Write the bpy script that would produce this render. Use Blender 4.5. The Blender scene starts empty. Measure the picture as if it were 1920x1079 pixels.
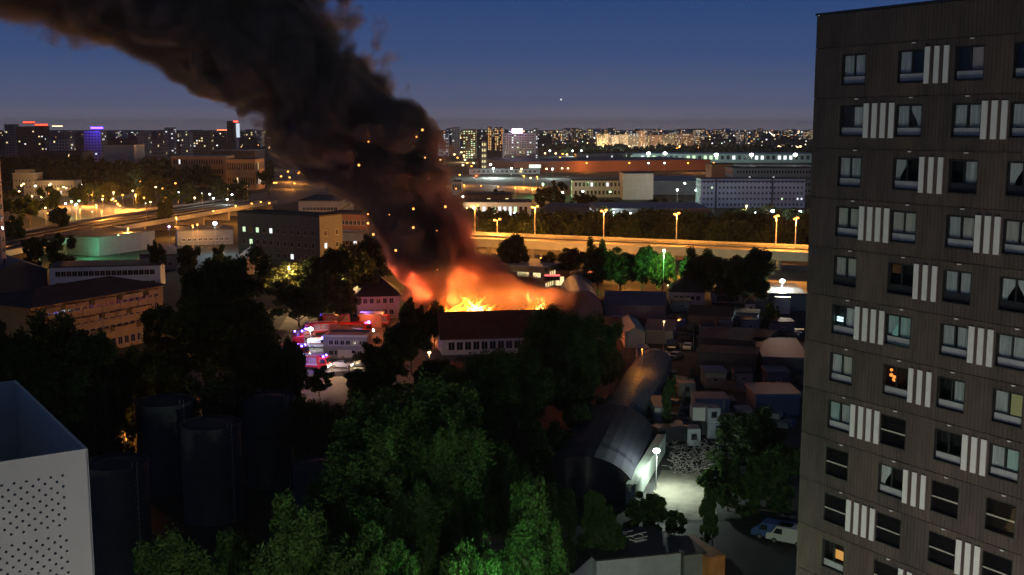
import bpy, bmesh, math, random
import numpy as np
from mathutils import Vector, Matrix
R = random.Random(7)
sc = bpy.context.scene
col = sc.collection
# ---------------------------------------------------------------- camera, sky, sun, exposure
F, CH = 2100.0, 48.0
HAZE = 4.5e-5
PITCH = math.atan((539.5 - 238) / F)
cd = bpy.data.cameras.new('camera'); cam = bpy.data.objects.new('camera', cd); col.objects.link(cam)
cam.location = (0, 0, CH); cam.rotation_euler = (math.pi/2 - PITCH, 0, 0)
cd.sensor_width = 36; cd.lens = 36*F/1920; cd.clip_start = 0.5; cd.clip_end = 60000
sc.camera = cam
w = bpy.data.worlds.new('World'); sc.world = w; w.use_nodes = True
nt = w.node_tree; nt.nodes.clear()
out = nt.nodes.new('ShaderNodeOutputWorld'); bg = nt.nodes.new('ShaderNodeBackground')
sky = nt.nodes.new('ShaderNodeTexSky'); sky.sky_type = 'NISHITA'; sky.sun_disc = False
sky.sun_elevation = math.radians(-4.0); sky.sun_rotation = math.radians(205)
sky.air_density = 1.2; sky.dust_density = 1.0; sky.ozone_density = 3.0
# dusk gradient: Nishita twilight plus the even blue of late dusk with the paler city horizon
geo = nt.nodes.new('ShaderNodeNewGeometry'); sep = nt.nodes.new('ShaderNodeSeparateXYZ')
ramp = nt.nodes.new('ShaderNodeValToRGB'); cr = ramp.color_ramp
neg = nt.nodes.new('ShaderNodeMath'); neg.operation = 'MULTIPLY'; neg.inputs[1].default_value = -1
nt.links.new(geo.outputs['Incoming'], sep.inputs[0]); nt.links.new(sep.outputs['Z'], neg.inputs[0])
nt.links.new(neg.outputs[0], ramp.inputs[0])
SKY = [(0.0, (.25, .225, .285)), (0.02, (.12, .145, .255)), (0.06, (.055, .105, .26)), (0.115, (.026, .078, .25)), (.3, (.018, .034, .075)), (1.0, (.014, .016, .024))]
while len(cr.elements) < len(SKY): cr.elements.new(0.5)
for e, (pz, c) in zip(cr.elements, SKY): e.position = pz; e.color = (*c, 1)
add = nt.nodes.new('ShaderNodeMixRGB'); add.blend_type = 'ADD'; add.inputs[0].default_value = 1.0
sc_n = nt.nodes.new('ShaderNodeMixRGB'); sc_n.blend_type = 'MULTIPLY'; sc_n.inputs[0].default_value = 1.0; sc_n.inputs[2].default_value = (.05, .05, .05, 1)
nt.links.new(sky.outputs[0], sc_n.inputs[1]); nt.links.new(ramp.outputs[0], add.inputs[1]); nt.links.new(sc_n.outputs[0], add.inputs[2])
nt.links.new(add.outputs[0], bg.inputs[0]); bg.inputs[1].default_value = 0.72
nt.links.new(bg.outputs[0], out.inputs[0])
sl = bpy.data.lights.new('sun', 'SUN'); sl.energy = 0.012; sl.angle = math.radians(12); sl.color = (.7, .8, 1)
so = bpy.data.objects.new('sun', sl); col.objects.link(so); so.rotation_euler = (math.radians(60), 0, math.radians(205)); so.location = (0, 0, 200)
vs = sc.view_settings; vs.view_transform = 'Standard'; vs.look = 'None'; vs.exposure = 0; vs.gamma = 1; vs.use_curve_mapping = False
sc.cycles.use_denoising = True
try: sc.cycles.denoiser = 'OPENIMAGEDENOISE'
except Exception: pass
sc.cycles.use_adaptive_sampling = True; sc.cycles.adaptive_threshold = 0.03
sc.cycles.max_bounces = 5; sc.cycles.diffuse_bounces = 2; sc.cycles.glossy_bounces = 2; sc.cycles.transparent_max_bounces = 12
sc.cycles.volume_bounces = 1; sc.cycles.transmission_bounces = 2
sc.cycles.volume_max_steps = 96; sc.cycles.sample_clamp_indirect = 4
# ---------------------------------------------------------------- helpers
CP, SP = math.cos(PITCH), math.sin(PITCH)
def ray(px, py):
    u = (px-960)/F; v = (539.5-py)/F
    return (u, CP + v*SP, -SP + v*CP)
def G(px, py, z=0.0):                       # point of the plane z seen at a photo position
    r = ray(px, py); t = (z-CH)/r[2]
    return Vector((t*r[0], t*r[1], z))
def AT(px, py, D):                          # point at distance D (metres ahead) seen at a photo position
    r = ray(px, py); t = D/r[1]
    return Vector((t*r[0], D, CH + t*r[2]))
def ordn(i):
    o = ['first','second','third','fourth','fifth','sixth','seventh','eighth','ninth','tenth','eleventh','twelfth','thirteenth','fourteenth','fifteenth','sixteenth','seventeenth','eighteenth','nineteenth','twentieth']
    if i < 20: return o[i]
    n = i+1; s = 'th' if 10 < n % 100 < 14 else {1:'st',2:'nd',3:'rd'}.get(n % 10, 'th')
    return '%d%s' % (n, s)
MATS = {}
def mat(name, c, rough=.8, var=.25, scale=.5, bump=0.0, metal=0.0, c2=None, tex='noise', spec=None, sx=(1,1,1)):
    if name in MATS: return MATS[name]
    m = bpy.data.materials.new(name); m.use_nodes = True; t = m.node_tree; b = t.nodes['Principled BSDF']
    b.inputs['Roughness'].default_value = rough; b.inputs['Metallic'].default_value = metal
    if spec is not None: b.inputs['Specular IOR Level'].default_value = spec
    tc = t.nodes.new('ShaderNodeTexCoord'); mp = t.nodes.new('ShaderNodeMapping'); mp.inputs['Scale'].default_value = sx
    t.links.new(tc.outputs['Object'], mp.inputs[0])
    if tex == 'wave':
        n = t.nodes.new('ShaderNodeTexWave'); n.inputs['Scale'].default_value = scale; n.inputs['Distortion'].default_value = .6; n.inputs['Detail'].default_value = 2
    else:
        n = t.nodes.new('ShaderNodeTexNoise'); n.inputs['Scale'].default_value = scale; n.inputs['Detail'].default_value = 5; n.inputs['Roughness'].default_value = .65
    t.links.new(mp.outputs[0], n.inputs['Vector'])
    r = t.nodes.new('ShaderNodeValToRGB'); r.color_ramp.elements[0].position = .3; r.color_ramp.elements[1].position = .7
    a = c2 or tuple(x*(1-var) for x in c); e = tuple(min(1, x*(1+var)) for x in c)
    r.color_ramp.elements[0].color = (*a, 1); r.color_ramp.elements[1].color = (*(e if c2 is None else c), 1)
    t.links.new(n.outputs['Fac'], r.inputs[0]); t.links.new(r.outputs[0], b.inputs['Base Color'])
    if bump:
        bp = t.nodes.new('ShaderNodeBump'); bp.inputs['Strength'].default_value = bump; bp.inputs['Distance'].default_value = .05
        t.links.new(n.outputs['Fac'], bp.inputs['Height']); t.links.new(bp.outputs[0], b.inputs['Normal'])
    MATS[name] = m; return m
def emat(name, c, s, sample=False):
    if name in MATS: return MATS[name]
    m = bpy.data.materials.new(name); m.use_nodes = True; t = m.node_tree; t.nodes.clear()
    o = t.nodes.new('ShaderNodeOutputMaterial'); e = t.nodes.new('ShaderNodeEmission')
    e.inputs[0].default_value = (*c, 1); e.inputs[1].default_value = s; t.links.new(e.outputs[0], o.inputs[0])
    m.cycles.emission_sampling = 'AUTO' if sample else 'NONE'
    MATS[name] = m; return m
def tag(o, label=None, cat=None, group=None, kind=None):
    if label: o['label'] = label
    if cat: o['category'] = cat
    if group: o['group'] = group
    if kind: o['kind'] = kind
    return o
def empty(name, loc, label, cat, group=None, rz=0.0):
    o = bpy.data.objects.new(name, None); col.objects.link(o); o.location = loc; o.rotation_euler[2] = rz; o.empty_display_size = .5
    return tag(o, label, cat, group)
class MB:
    def __init__(s): s.v = []; s.f = []; s.m = []
    def poly(s, pts, mi=0):
        n = len(s.v); s.v += [tuple(p) for p in pts]; s.f.append(tuple(range(n, n+len(pts)))); s.m.append(mi)
    def hexa(s, b, t, mi=0):                 # b, t: four corner points each, counter-clockwise from above
        n = len(s.v); s.v += [tuple(p) for p in b] + [tuple(p) for p in t]
        for f in ((3,2,1,0),(4,5,6,7),(0,1,5,4),(1,2,6,5),(2,3,7,6),(3,0,4,7)):
            s.f.append(tuple(n+i for i in f)); s.m.append(mi)
    def box(s, x0, x1, y0, y1, z0, z1, mi=0):
        s.hexa([(x0,y0,z0),(x1,y0,z0),(x1,y1,z0),(x0,y1,z0)], [(x0,y0,z1),(x1,y0,z1),(x1,y1,z1),(x0,y1,z1)], mi)
    def tube(s, p, q, r0, r1=None, n=8, mi=0, cap=True):
        p = Vector(p); q = Vector(q); r1 = r0 if r1 is None else r1
        d = (q-p).normalized(); a = d.orthogonal().normalized(); b = d.cross(a); k = len(s.v)
        for c, r in ((p, r0), (q, r1)):
            for i in range(n):
                t = 2*math.pi*i/n; s.v.append(tuple(c + a*(r*math.cos(t)) + b*(r*math.sin(t))))
        for i in range(n):
            j = (i+1) % n; s.f.append((k+i, k+j, k+n+j, k+n+i)); s.m.append(mi)
        if cap:
            s.f.append(tuple(k+n-1-i for i in range(n))); s.m.append(mi); s.f.append(tuple(k+n+i for i in range(n))); s.m.append(mi)
    def ball(s, c, r, n=8, mi=0, sz=1.0):
        k = len(s.v); m = n//2
        for i in range(1, m):
            ph = math.pi*i/m
            for j in range(n):
                th = 2*math.pi*j/n; s.v.append((c[0]+r*math.sin(ph)*math.cos(th), c[1]+r*math.sin(ph)*math.sin(th), c[2]+r*sz*math.cos(ph)))
        s.v.append((c[0], c[1], c[2]+r*sz)); s.v.append((c[0], c[1], c[2]-r*sz)); T = len(s.v)-2; B = T+1
        for j in range(n):
            j2 = (j+1) % n; s.f.append((T, k+j, k+j2)); s.m.append(mi)
            s.f.append((B, k+(m-2)*n+j2, k+(m-2)*n+j)); s.m.append(mi)
            for i in range(m-2): s.f.append((k+i*n+j, k+(i+1)*n+j, k+(i+1)*n+j2, k+i*n+j2)); s.m.append(mi)
    def mesh(s, name, mats, smooth=False):
        me = bpy.data.meshes.new(name); me.from_pydata(s.v, [], s.f); mats = mats if isinstance(mats, (list, tuple)) else [mats]
        for m in mats: me.materials.append(m)
        if len(mats) > 1: me.polygons.foreach_set('material_index', s.m)
        if smooth: me.polygons.foreach_set('use_smooth', [True]*len(s.f))
        me.update(); return me
    def build(s, name, mats, parent=None, smooth=False, **k):
        return link(name, s.mesh(name, mats, smooth), parent, **k)
def link(name, me, parent=None, loc=None, rz=None, label=None, cat=None, group=None, kind=None, scale=None):
    o = bpy.data.objects.new(name, me); col.objects.link(o)
    if parent: o.parent = parent
    if loc is not None: o.location = loc
    if rz is not None: o.rotation_euler[2] = rz
    if scale is not None: o.scale = scale
    return tag(o, label, cat, group, kind)
def copy_tree(o, parent=None):
    c = o.copy(); col.objects.link(c)
    if parent: c.parent = parent
    for ch in list(o.children): copy_tree(ch, c)
    return c
def plight(p, power, c, r=.3, parent=None, name='lamp_light', kind='POINT', spot=None, rot=None):
    l = bpy.data.lights.new(name, kind); l.energy = power; l.color = c; l.shadow_soft_size = r
    if kind == 'SPOT' and spot: l.spot_size = spot; l.spot_blend = .6
    o = bpy.data.objects.new(name, l); col.objects.link(o); o.location = p
    if rot: o.rotation_euler = rot
    if parent: o.parent = parent
    return o
ORANGE = (1, .36, .055); WARM = (1, .62, .28); WHITE = (.85, 1, .93); COOL = (.7, .85, 1); GREEN = (.3, 1, .35)
# ---------------------------------------------------------------- haze
hb = MB(); hb.box(-9300, 9300, -400, 16300, -1, 130)
hm = bpy.data.materials.new('haze'); hm.use_nodes = True; ht_ = hm.node_tree; ht_.nodes.clear()
ho = ht_.nodes.new('ShaderNodeOutputMaterial'); hv = ht_.nodes.new('ShaderNodeVolumePrincipled'); hv.inputs['Density'].default_value = HAZE; hv.inputs['Color'].default_value = (.85,.88,.95,1); hv.inputs['Anisotropy'].default_value = .2
ht_.links.new(hv.outputs[0], ho.inputs['Volume'])
if HAZE > 0: hb.build('haze', hm, kind='stuff')
# ---------------------------------------------------------------- ground, roads, yards
def sheet(name, pts, z, m, **k):
    b = MB(); b.poly([(p[0], p[1], z) for p in pts]); return b.build(name, m, kind='structure', **k)
sheet('ground', [(-9000,-300),(9000,-300),(9000,16000),(-9000,16000)], 0, mat('ground_soil', (.022,.026,.018), .95, .5, .04, c2=(.01,.012,.008)))
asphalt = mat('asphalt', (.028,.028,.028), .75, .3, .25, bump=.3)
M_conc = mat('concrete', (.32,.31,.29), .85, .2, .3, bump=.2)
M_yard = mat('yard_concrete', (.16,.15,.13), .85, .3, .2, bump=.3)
M_gravel = mat('gravel_dirt', (.13,.12,.09), .95, .4, .6, bump=.6)
def quadpx(name, pp, z, m, **k): return sheet(name, [G(x, y, z) for x, y in pp], z, m, **k)
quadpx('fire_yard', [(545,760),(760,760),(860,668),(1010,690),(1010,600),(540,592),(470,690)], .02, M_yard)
quadpx('depot_yard', [(1180,965),(1500,965),(1515,560),(1090,560),(1050,800)], .02, mat('yard_dirt', (.028,.027,.026), .95, .4, .15, bump=.5))
quadpx('lit_lot', [(1205,975),(1345,975),(1335,885),(1240,882)], .03, M_gravel)
quadpx('parking_lot', [(0,1400),(1700,1400),(1500,975),(940,990),(500,1079)], .015, asphalt)
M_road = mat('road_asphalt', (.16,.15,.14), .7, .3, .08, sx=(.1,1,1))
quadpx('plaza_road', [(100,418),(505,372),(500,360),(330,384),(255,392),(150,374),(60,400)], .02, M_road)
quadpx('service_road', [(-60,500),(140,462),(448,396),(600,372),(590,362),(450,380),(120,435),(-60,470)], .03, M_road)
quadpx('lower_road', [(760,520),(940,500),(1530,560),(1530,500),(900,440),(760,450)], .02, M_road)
quadpx('far_avenue', [(855,356),(1012,364),(1012,352),(855,343)], .02, M_road)
quadpx('left_avenue', [(505,372),(620,372),(590,318),(510,318)], .02, M_road)
# ---------------------------------------------------------------- apartment tower on the right
TA = math.radians(31.5)
TD = Vector((math.sin(TA), -math.cos(TA), 0)); TN = Vector((-math.cos(TA), -math.sin(TA), 0)); TC = Vector((19.18, 65.95, 0))
def TW(s, n, z): return TC + TD*s + TN*n + Vector((0, 0, z))
tower = empty('apartment_tower', TC, 'tall dark brown ribbed apartment tower with white window fins at the right edge', 'apartment tower')
rz = math.atan2(TD.y, TD.x)                    # local x runs along the facade, local -y faces the camera side
tower.rotation_euler[2] = rz                   # local frame: x = s, y = -n
M_rib = [mat('facade_ribbed%d' % i, c, .75, .22, 1.1, bump=.15, sx=(1.5,1,.25)) for i, c in enumerate([(.078,.064,.058), (.090,.074,.066), (.068,.057,.054), (.076,.063,.062)])]
for m_ in M_rib:                                # broad stains and weathering on the cladding
    t_ = m_.node_tree; pb = t_.nodes['Principled BSDF']; src = pb.inputs['Base Color'].links[0].from_socket
    g_ = t_.nodes.new('ShaderNodeNewGeometry'); mp_ = t_.nodes.new('ShaderNodeMapping'); mp_.inputs['Scale'].default_value = (1,1,.35); n_ = t_.nodes.new('ShaderNodeTexNoise'); n_.inputs['Scale'].default_value = .35; n_.inputs['Detail'].default_value = 7; n_.inputs['Roughness'].default_value = .7
    r_ = t_.nodes.new('ShaderNodeValToRGB'); r_.color_ramp.elements[0].position = .35; r_.color_ramp.elements[1].position = .68; r_.color_ramp.elements[0].color = (.82,.76,.74,1); r_.color_ramp.elements[1].color = (1.32,1.2,1.12,1)
    mx_ = t_.nodes.new('ShaderNodeMixRGB'); mx_.blend_type = 'MULTIPLY'; mx_.inputs[0].default_value = 1
    t_.links.new(g_.outputs['Position'], mp_.inputs[0]); t_.links.new(mp_.outputs[0], n_.inputs['Vector']); t_.links.new(n_.outputs['Fac'], r_.inputs[0]); t_.links.new(src, mx_.inputs[1]); t_.links.new(r_.outputs[0], mx_.inputs[2]); t_.links.new(mx_.outputs[0], pb.inputs['Base Color'])
M_dark = mat('window_frame_dark', (.02,.021,.022), .5)
M_fin = mat('fin_white', (.8,.8,.77), .6, .06, 2)
M_low = mat('window_low_panel', (.4,.42,.43), .3, .2, 1.2)
M_room = mat('room_dark', (.03,.03,.03), .9)
def glass_mat(name, tint, refl=.06):
    if name in MATS: return MATS[name]
    m = bpy.data.materials.new(name); m.use_nodes = True; t = m.node_tree; t.nodes.clear()
    o = t.nodes.new('ShaderNodeOutputMaterial'); mx = t.nodes.new('ShaderNodeMixShader'); tr = t.nodes.new('ShaderNodeBsdfTransparent'); gl = t.nodes.new('ShaderNodeBsdfGlossy')
    tr.inputs[0].default_value = (*tint, 1); gl.inputs['Roughness'].default_value = .05; gl.inputs[0].default_value = (.9,.95,1,1)
    lw = t.nodes.new('ShaderNodeLayerWeight'); lw.inputs[0].default_value = .35; mm = t.nodes.new('ShaderNodeMath'); mm.operation = 'MULTIPLY_ADD'; mm.inputs[1].default_value = .28; mm.inputs[2].default_value = refl*.4
    t.links.new(lw.outputs['Fresnel'], mm.inputs[0]); t.links.new(mm.outputs[0], mx.inputs[0])
    t.links.new(tr.outputs[0], mx.inputs[1]); t.links.new(gl.outputs[0], mx.inputs[2]); t.links.new(mx.outputs[0], o.inputs[0]); MATS[name] = m; return m
M_glass = glass_mat('window_glass', (.8,.86,.86))
CUR = {'g': mat('curtain_grey', (.66,.67,.65), .9, .3, 3, sx=(4,4,.2)), 'w': mat('curtain_white', (.82,.81,.77), .9, .25, 3, sx=(4,4,.2)), 'p': mat('curtain_pink', (.62,.48,.46), .9, .25, 3, sx=(4,4,.2)),
       'b': mat('curtain_beige', (.74,.68,.6), .9, .25, 3, sx=(4,4,.2)), 't': mat('curtain_teal', (.55,.72,.67), .9, .25, 3, sx=(4,4,.2))}
WINX = [(-.13, 1.62), (3.86, 5.63), (7.52, 9.28), (10.93, 12.68)]
SEND, S0 = 16.5, -2.2
PITCHZ = 2.92
NROW = 12
def top(k): return 52.13 - PITCHZ*(k-1)
def rib_panel(w, h, rng):
    b = MB(); n = max(1, round(w/.24)); st = w/n; g = .05; d = .03
    pts = []
    for i in range(n):
        x = i*st; pts += [(x+.006, 0 if i else .0), (x+st-g, 0), (x+st-g+.012, d), (x+st-.012, d)]
    pts[-1] = (w-.006, 0); pts[-2] = (w-.02, 0)
    front = [(x, y) for x, y in pts]
    k = len(b.v); m = len(front)
    for z in (0, h): b.v += [(x, y, z) for x, y in front]
    for i in range(m-1): b.f.append((k+i, k+i+1, k+m+i+1, k+m+i)); b.m.append(0)
    q = len(b.v); b.v += [(front[0][0],.1,0),(front[-1][0],.1,0),(front[-1][0],.1,h),(front[0][0],.1,h)]
    b.f += [(k, k+m, q+3, q), (k+m-1, q+1, q+2, k+2*m-1), tuple(range(k+m, k+2*m))+(q+2, q+3), tuple(reversed(range(k, k+m)))+(q, q+1)]; b.m += [0]*4
    return b
pcache = {}
def panel(x0, x1, z0, z1):
    key = (round(x1-x0, 2), round(z1-z0, 2), R.randrange(4))
    if key not in pcache: pcache[key] = rib_panel(key[0], key[1]-.03, R).mesh('facade_panel', M_rib[key[2]])
    link('facade_panel', pcache[key], tower, loc=(x0, R.uniform(-.008, .008), z0+.015))
core = MB(); core.box(S0+.02, SEND, .6, 14, 0, 54.4); core.box(S0+.02, SEND, .1, .6, 0, top(NROW)-2.4)
for s in (S0+.02, SEND-.02): core.box(s-.02 if s > 5 else s, s if s > 5 else s+.02, .1, .6, top(NROW)-2.4, 54.4)
core.build('wall', mat('tower_core_concrete', (.1,.09,.085), .85), tower)
cop = MB(); cop.box(S0-.06, SEND, -.06, .35, 54.48, 54.62); cop.box(S0-.06, S0+.3, .35, 14, 54.48, 54.62); cop.build('parapet_cap', mat('cap_metal', (.05,.05,.055), .4, metal=.5), tower)
b0 = top(1) + .44
# parapet panels, two courses
xs = [S0, -.13, 3.86, 7.52, 10.93, 13.2, SEND]
for a, b in zip(xs[:-1], xs[1:]): panel(a, b, b0, 54.47)
def curtain(par, x0, x1, z0, z1, m, style, y=.2):
    c = MB(); n = max(6, int((x1-x0)/.07)); k = 0
    rows = 6
    for r in range(rows+1):
        v = r/rows
        for i in range(n+1):
            u = i/n; x = x0+(x1-x0)*u
            if style == 'tieL': x = x0+(x1-x0)*u*(1-.65*math.sin(min(1, (1-v)*1.25)*math.pi*.5)**2)
            if style == 'tieR': x = x1-(x1-x0)*(1-u)*(1-.65*math.sin(min(1, (1-v)*1.25)*math.pi*.5)**2)
            c.v.append((x, y+.025*math.sin(i*1.9+x0)*(.5+.5*(1-v)), z0+(z1-z0)*v))
    for r in range(rows):
        for i in range(n): a = r*(n+1)+i; c.f.append((a, a+1, a+n+2, a+n+1)); c.m.append(0)
    c.build('curtain', m, par, smooth=True)
# per row: codes of the four windows. letters = curtain colour left/right pane, '-' none, L = louvre window, lower = style
SPEC = {1: ['gg','g-','-p','-w'], 2: ['-w','gG','gg','g-'], 3: ['gg','G-','-g','WW'], 4: ['bb','bb','gb','bb'], 5: ['bb','o-','gg','WW'], 6: ['nw','Tt','gg','gg'],
        7: ['wb','f-','-g','gy'], 8: ['tg','L','-x','gt'], 9: ['L','W-','L','Ly'], 10: ['L','L','L','L'], 11: ['q','L','L','g-'], 12: ['L','gg','L','L']}
M_bar = mat('louvre_bar', (.55,.52,.45), .5)
M_lou = mat('louvre_slats', (.022,.02,.018), .6)
def window(k, wi):
    x0, x1 = WINX[wi]; T = top(k); B = T-1.76; code = SPEC[k][wi]
    fr = MB(); t = .055
    lou = code[0] == 'L'
    # reveal and frame (one mesh), set back in the wall
    fr.box(x0, x0+.04, .0, .58, B, T); fr.box(x1-.04, x1, .0, .58, B, T); fr.box(x0+.04, x1-.04, .0, .58, T-.04, T); fr.box(x0+.04, x1-.04, -.03, .58, B, B+.06)
    xm = (x0+x1)/2
    if not lou:
        fr.box(x0+.04, x0+.04+t, .1, .18, B+.06, T-.04); fr.box(x1-.04-t, x1-.04, .1, .18, B+.06, T-.04)
        fr.box(xm-.045, xm+.045, .1, .18, T-1.2, T-.04-t); fr.box(x0+.1, x1-.1, .1, .18, T-1.26, T-1.2); fr.box(x0+.1, x1-.1, .1, .18, T-.04-t, T-.04)
    wn = fr.build('window', M_dark, tower)
    rm = MB(); rm.poly([(x0+.04, .57, B+.06),(x1-.04, .57, B+.06),(x1-.04, .57, T-.04),(x0+.04, .57, T-.04)]); 
    rmat = M_room
    if code == 'Tt': rmat = emat('room_lit_teal', (.25,.5,.42), .35)
    if code == 'Ly': rmat = emat('room_lit_dim', (.5,.36,.14), .06)
    rm.build('room_back', rmat, wn)
    if lou:
        lv = MB()
        for i in range(14):
            z = B+.1+i*.118
            if abs(z+.03-(B+.86)) < .07: continue
            lv.hexa([(x0+.05,.10,z),(x1-.05,.10,z),(x1-.05,.13,z),(x0+.05,.13,z)], [(x0+.05,.16,z+.07),(x1-.05,.16,z+.07),(x1-.05,.19,z+.07),(x0+.05,.19,z+.07)])
        tag(lv.build('louvre', M_lou, wn), kind='stuff')
        br = MB(); br.box(x0+.02, x1-.02, .02, .08, B+.83, B+.90); br.build('crossbar', M_bar, wn)
        if code == 'Ly':
            c = MB(); c.poly([(x0+.95,.3,B+.3),(x1-.05,.3,B+.1),(x1-.05,.3,T-.1),(x0+1.35,.3,T-.3),(x0+1.25,.3,B+.9)]); c.build('curtain', emat('curtain_lamplit', (.8,.55,.22), .35), wn)
        return
    gm = MB()
    for a, b in ((x0+.095, xm-.045), (xm+.045, x1-.095)):
        g = MB(); g.poly([(a,.14,T-1.2),(b,.14,T-1.2),(b,.14,T-.09),(a,.14,T-.09)]); g.build('pane', M_glass, wn)
    lp = MB(); lp.box(x0+.09, x1-.09, .12, .17, B+.1, T-1.27)
    dark = (k, wi) in ((3,2),(3,3),(5,0),(5,1),(5,2),(5,3))
    lp.build('lower_panel', mat('window_low_dark', (.03,.033,.035), .3) if dark else M_low, wn)
    for side, ch in enumerate(code[:2]):
        a, b = ((x0+.08, xm+.02) if side == 0 else (xm-.02, x1-.08)); zb, zt = B+.3, T-.06
        if ch in 'gbpwt': 
            wd = R.uniform(.84, 1.0)
            if side == 0: curtain(wn, a, a+(b-a)*wd, zb, zt, CUR[ch], '')
            else: curtain(wn, b-(b-a)*wd, b, zb, zt, CUR[ch], '')
        elif ch in 'GWT': curtain(wn, a, b, zb, zt, CUR[ch.lower()], 'tieL' if side == 0 else 'tieR')
        elif ch == 'n':
            for q in (0, .16):
                c = MB(); c.box(a+.08, a+.62, .3, .33, T-.82-q-.05, T-.75-q); c.build('tube_light', emat('tube_light_white', (.6,.95,1), 2.2, True), wn)
        elif ch == 'o':
            c = MB(); c.poly([(a,.3,T-.6),(b-.15,.3,T-.6),(b-.15,.3,T-.1),(a,.3,T-.1)]); c.build('reflection_sheet', mat('reflection_orange', (.3,.12,.04), .8), wn)  # orange reflection in the glass painted as a coloured sheet
        elif ch == 'f':
            c = MB()
            for q in range(5): c.ball((a+.25+.35*R.random(), .25, T-.2-.8*R.random()), .05+.07*R.random(), 8)
            c.build('lamp_shade', emat('lamp_shade_orange', (1,.3,.06), 1.6), wn)
        elif ch == 'y': curtain(wn, a+.1, b, zb, zt, emat('curtain_yellow_lit', (.5,.48,.22), .28), '')
        elif ch == 'q':
            c = MB(); c.box(xm-.05, xm+.55, .3, .34, T-1.05, T-.5); c.build('lamp_box', emat('lamp_box_orange', (1,.48,.12), .75), wn)
for k in range(1, NROW+1):
    zt, zb = top(k)+.44, top(k)+.44-PITCHZ; T = top(k); B = T-1.76
    xs = [S0] + [v for w_ in WINX for v in w_] + [SEND-1.6, SEND]
    # wall panels between windows, over windows and under windows
    prev = S0
    for wi, (x0, x1) in enumerate(WINX):
        if x0-prev > 3: panel(prev, (prev+x0)/2, zb, zt); panel((prev+x0)/2, x0, zb, zt)
        else: panel(prev, x0, zb, zt)
        panel(x0, x1, T, zt); panel(x0, x1, zb, B)
        window(k, wi); prev = x1
    panel(prev, SEND, zb, zt)
    sets = []
    if k % 2: sets = [(5.66,3,.30,.60)]
    else: sets = [(1.67,4,.33,.595), (9.33,3,.33,.57)]
    for xs0, n, wd, st in sets:
        for i in range(n):
            f = MB(); f.box(0, wd, -.07, -.012, B-.08, T+.1); link('fin', f.mesh('fin', M_fin), tower, loc=(xs0+i*st, 0, 0))
    for s in (1.1, 4.9, 8.45, 12.0):
        if R.random() < .9:
            v = MB(); v.box(-.12, .12, -.05, .0, -.02, .03); v.box(-.05, .05, -.08, -.05, -.035, .035); link('facade_clip', v.mesh('facade_clip', M_fin), tower, loc=(s+R.uniform(-.05,.1), 0, zt-.08))
# ---------------------------------------------------------------- white perforated roof box on the left
BZ = 38.0
c0 = G(163, 843, BZ); u1 = (G(60, 712, BZ)-c0); L1 = u1.length; u1.normalize(); u2 = (G(0, 868, BZ)-c0).normalized(); L2 = 7.5
ro = math.atan2(-u2.y, -u2.x)
pbx = empty('perforated_box', c0, 'white perforated metal rooftop box at the left edge', 'rooftop box', rz=ro)
# local x: from left (-L2) to the corner (0); local y: away
M_perf = mat('white_metal', (.68,.68,.64), .5, .06, .8)
def perf_sheet(w, h, hole, solid, flip=False, cell=.175):
    b = MB(); nx = int(w/cell); ny = int(h/cell); r = .045
    for j in range(ny):
        for i in range(nx):
            x = -w + i*cell; y = -h + j*cell
            q = [(x,y),(x+cell,y),(x+cell,y+cell),(x,y+cell)]
            if (i+j) % 2 == 0 and hole(x+cell/2, y+cell/2):
                cx, cy = x+cell/2, y+cell/2; k = len(b.v)
                sq = [q[0], ((q[0][0]+q[1][0])/2, q[0][1]), q[1], (q[1][0], (q[1][1]+q[2][1])/2), q[2], ((q[2][0]+q[3][0])/2, q[2][1]), q[3], (q[3][0], (q[0][1]+q[3][1])/2)]
                ci = [(cx+r*math.cos(math.radians(225+45*t)), cy+r*math.sin(math.radians(225+45*t))) for t in range(8)]
                for p_ in sq+ci: b.v.append((p_[0], p_[1], 0))
                for p_ in ci: b.v.append((p_[0], p_[1], -.03))
                for t in range(8):
                    t2 = (t+1) % 8; b.f.append((k+t, k+t2, k+8+t2, k+8+t)); b.f.append((k+8+t, k+8+t2, k+16+t2, k+16+t)); b.m += [0, 0]
            else: b.poly([(a_, c_, 0) for a_, c_ in q])
    X0 = -w + nx*cell; Y0 = -h + ny*cell
    if X0 < -1e-4: b.poly([(X0,-h,0),(0,-h,0),(0,Y0,0),(X0,Y0,0)])
    if Y0 < -1e-4: b.poly([(-w,Y0,0),(0,Y0,0),(0,0,0),(-w,0,0)])
    return b
hf = lambda x, y: -5.2 < x < -.62 and y < -.6 and not (-2.55 < y < -2.3)
fb = perf_sheet(L2, 12, hf, None); fb.v = [(x, -z, y) for x, y, z in fb.v]
fb.build('front_panel', M_perf, pbx)
hb_ = lambda x, y: x < -.62 and y < -.6
tb = perf_sheet(L2, 12, hb_, None); tb.v = [(x, L1-z, y) for x, y, z in tb.v]; tb.build('rear_panel', M_perf, pbx)
sd = MB(); sd.box(-.06, 0, .03, L1, -38, 0); sd.build('side_panel', M_perf, pbx)
bk = MB(); bk.box(-L2, -L2+.06, .03, L1, -38, 0); bk.build('side_panel', M_perf, pbx)
lo = MB(); lo.box(-L2+.07, -.07, 0.05, L1-.05, -38, -11.9); lo.build('lower_wall', M_conc, pbx)
ed = MB(); ed.box(-L2, .02, -.02, .025, .003, .03); ed.box(-.09, .02, .028, L1, .003, .03); ed.box(-L2, .02, L1+.003, L1+.06, -.05, .03); ed.box(.002,.02,-.02,.025,-12,-.0); ed.build('edge_trim', M_perf, pbx)
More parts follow.
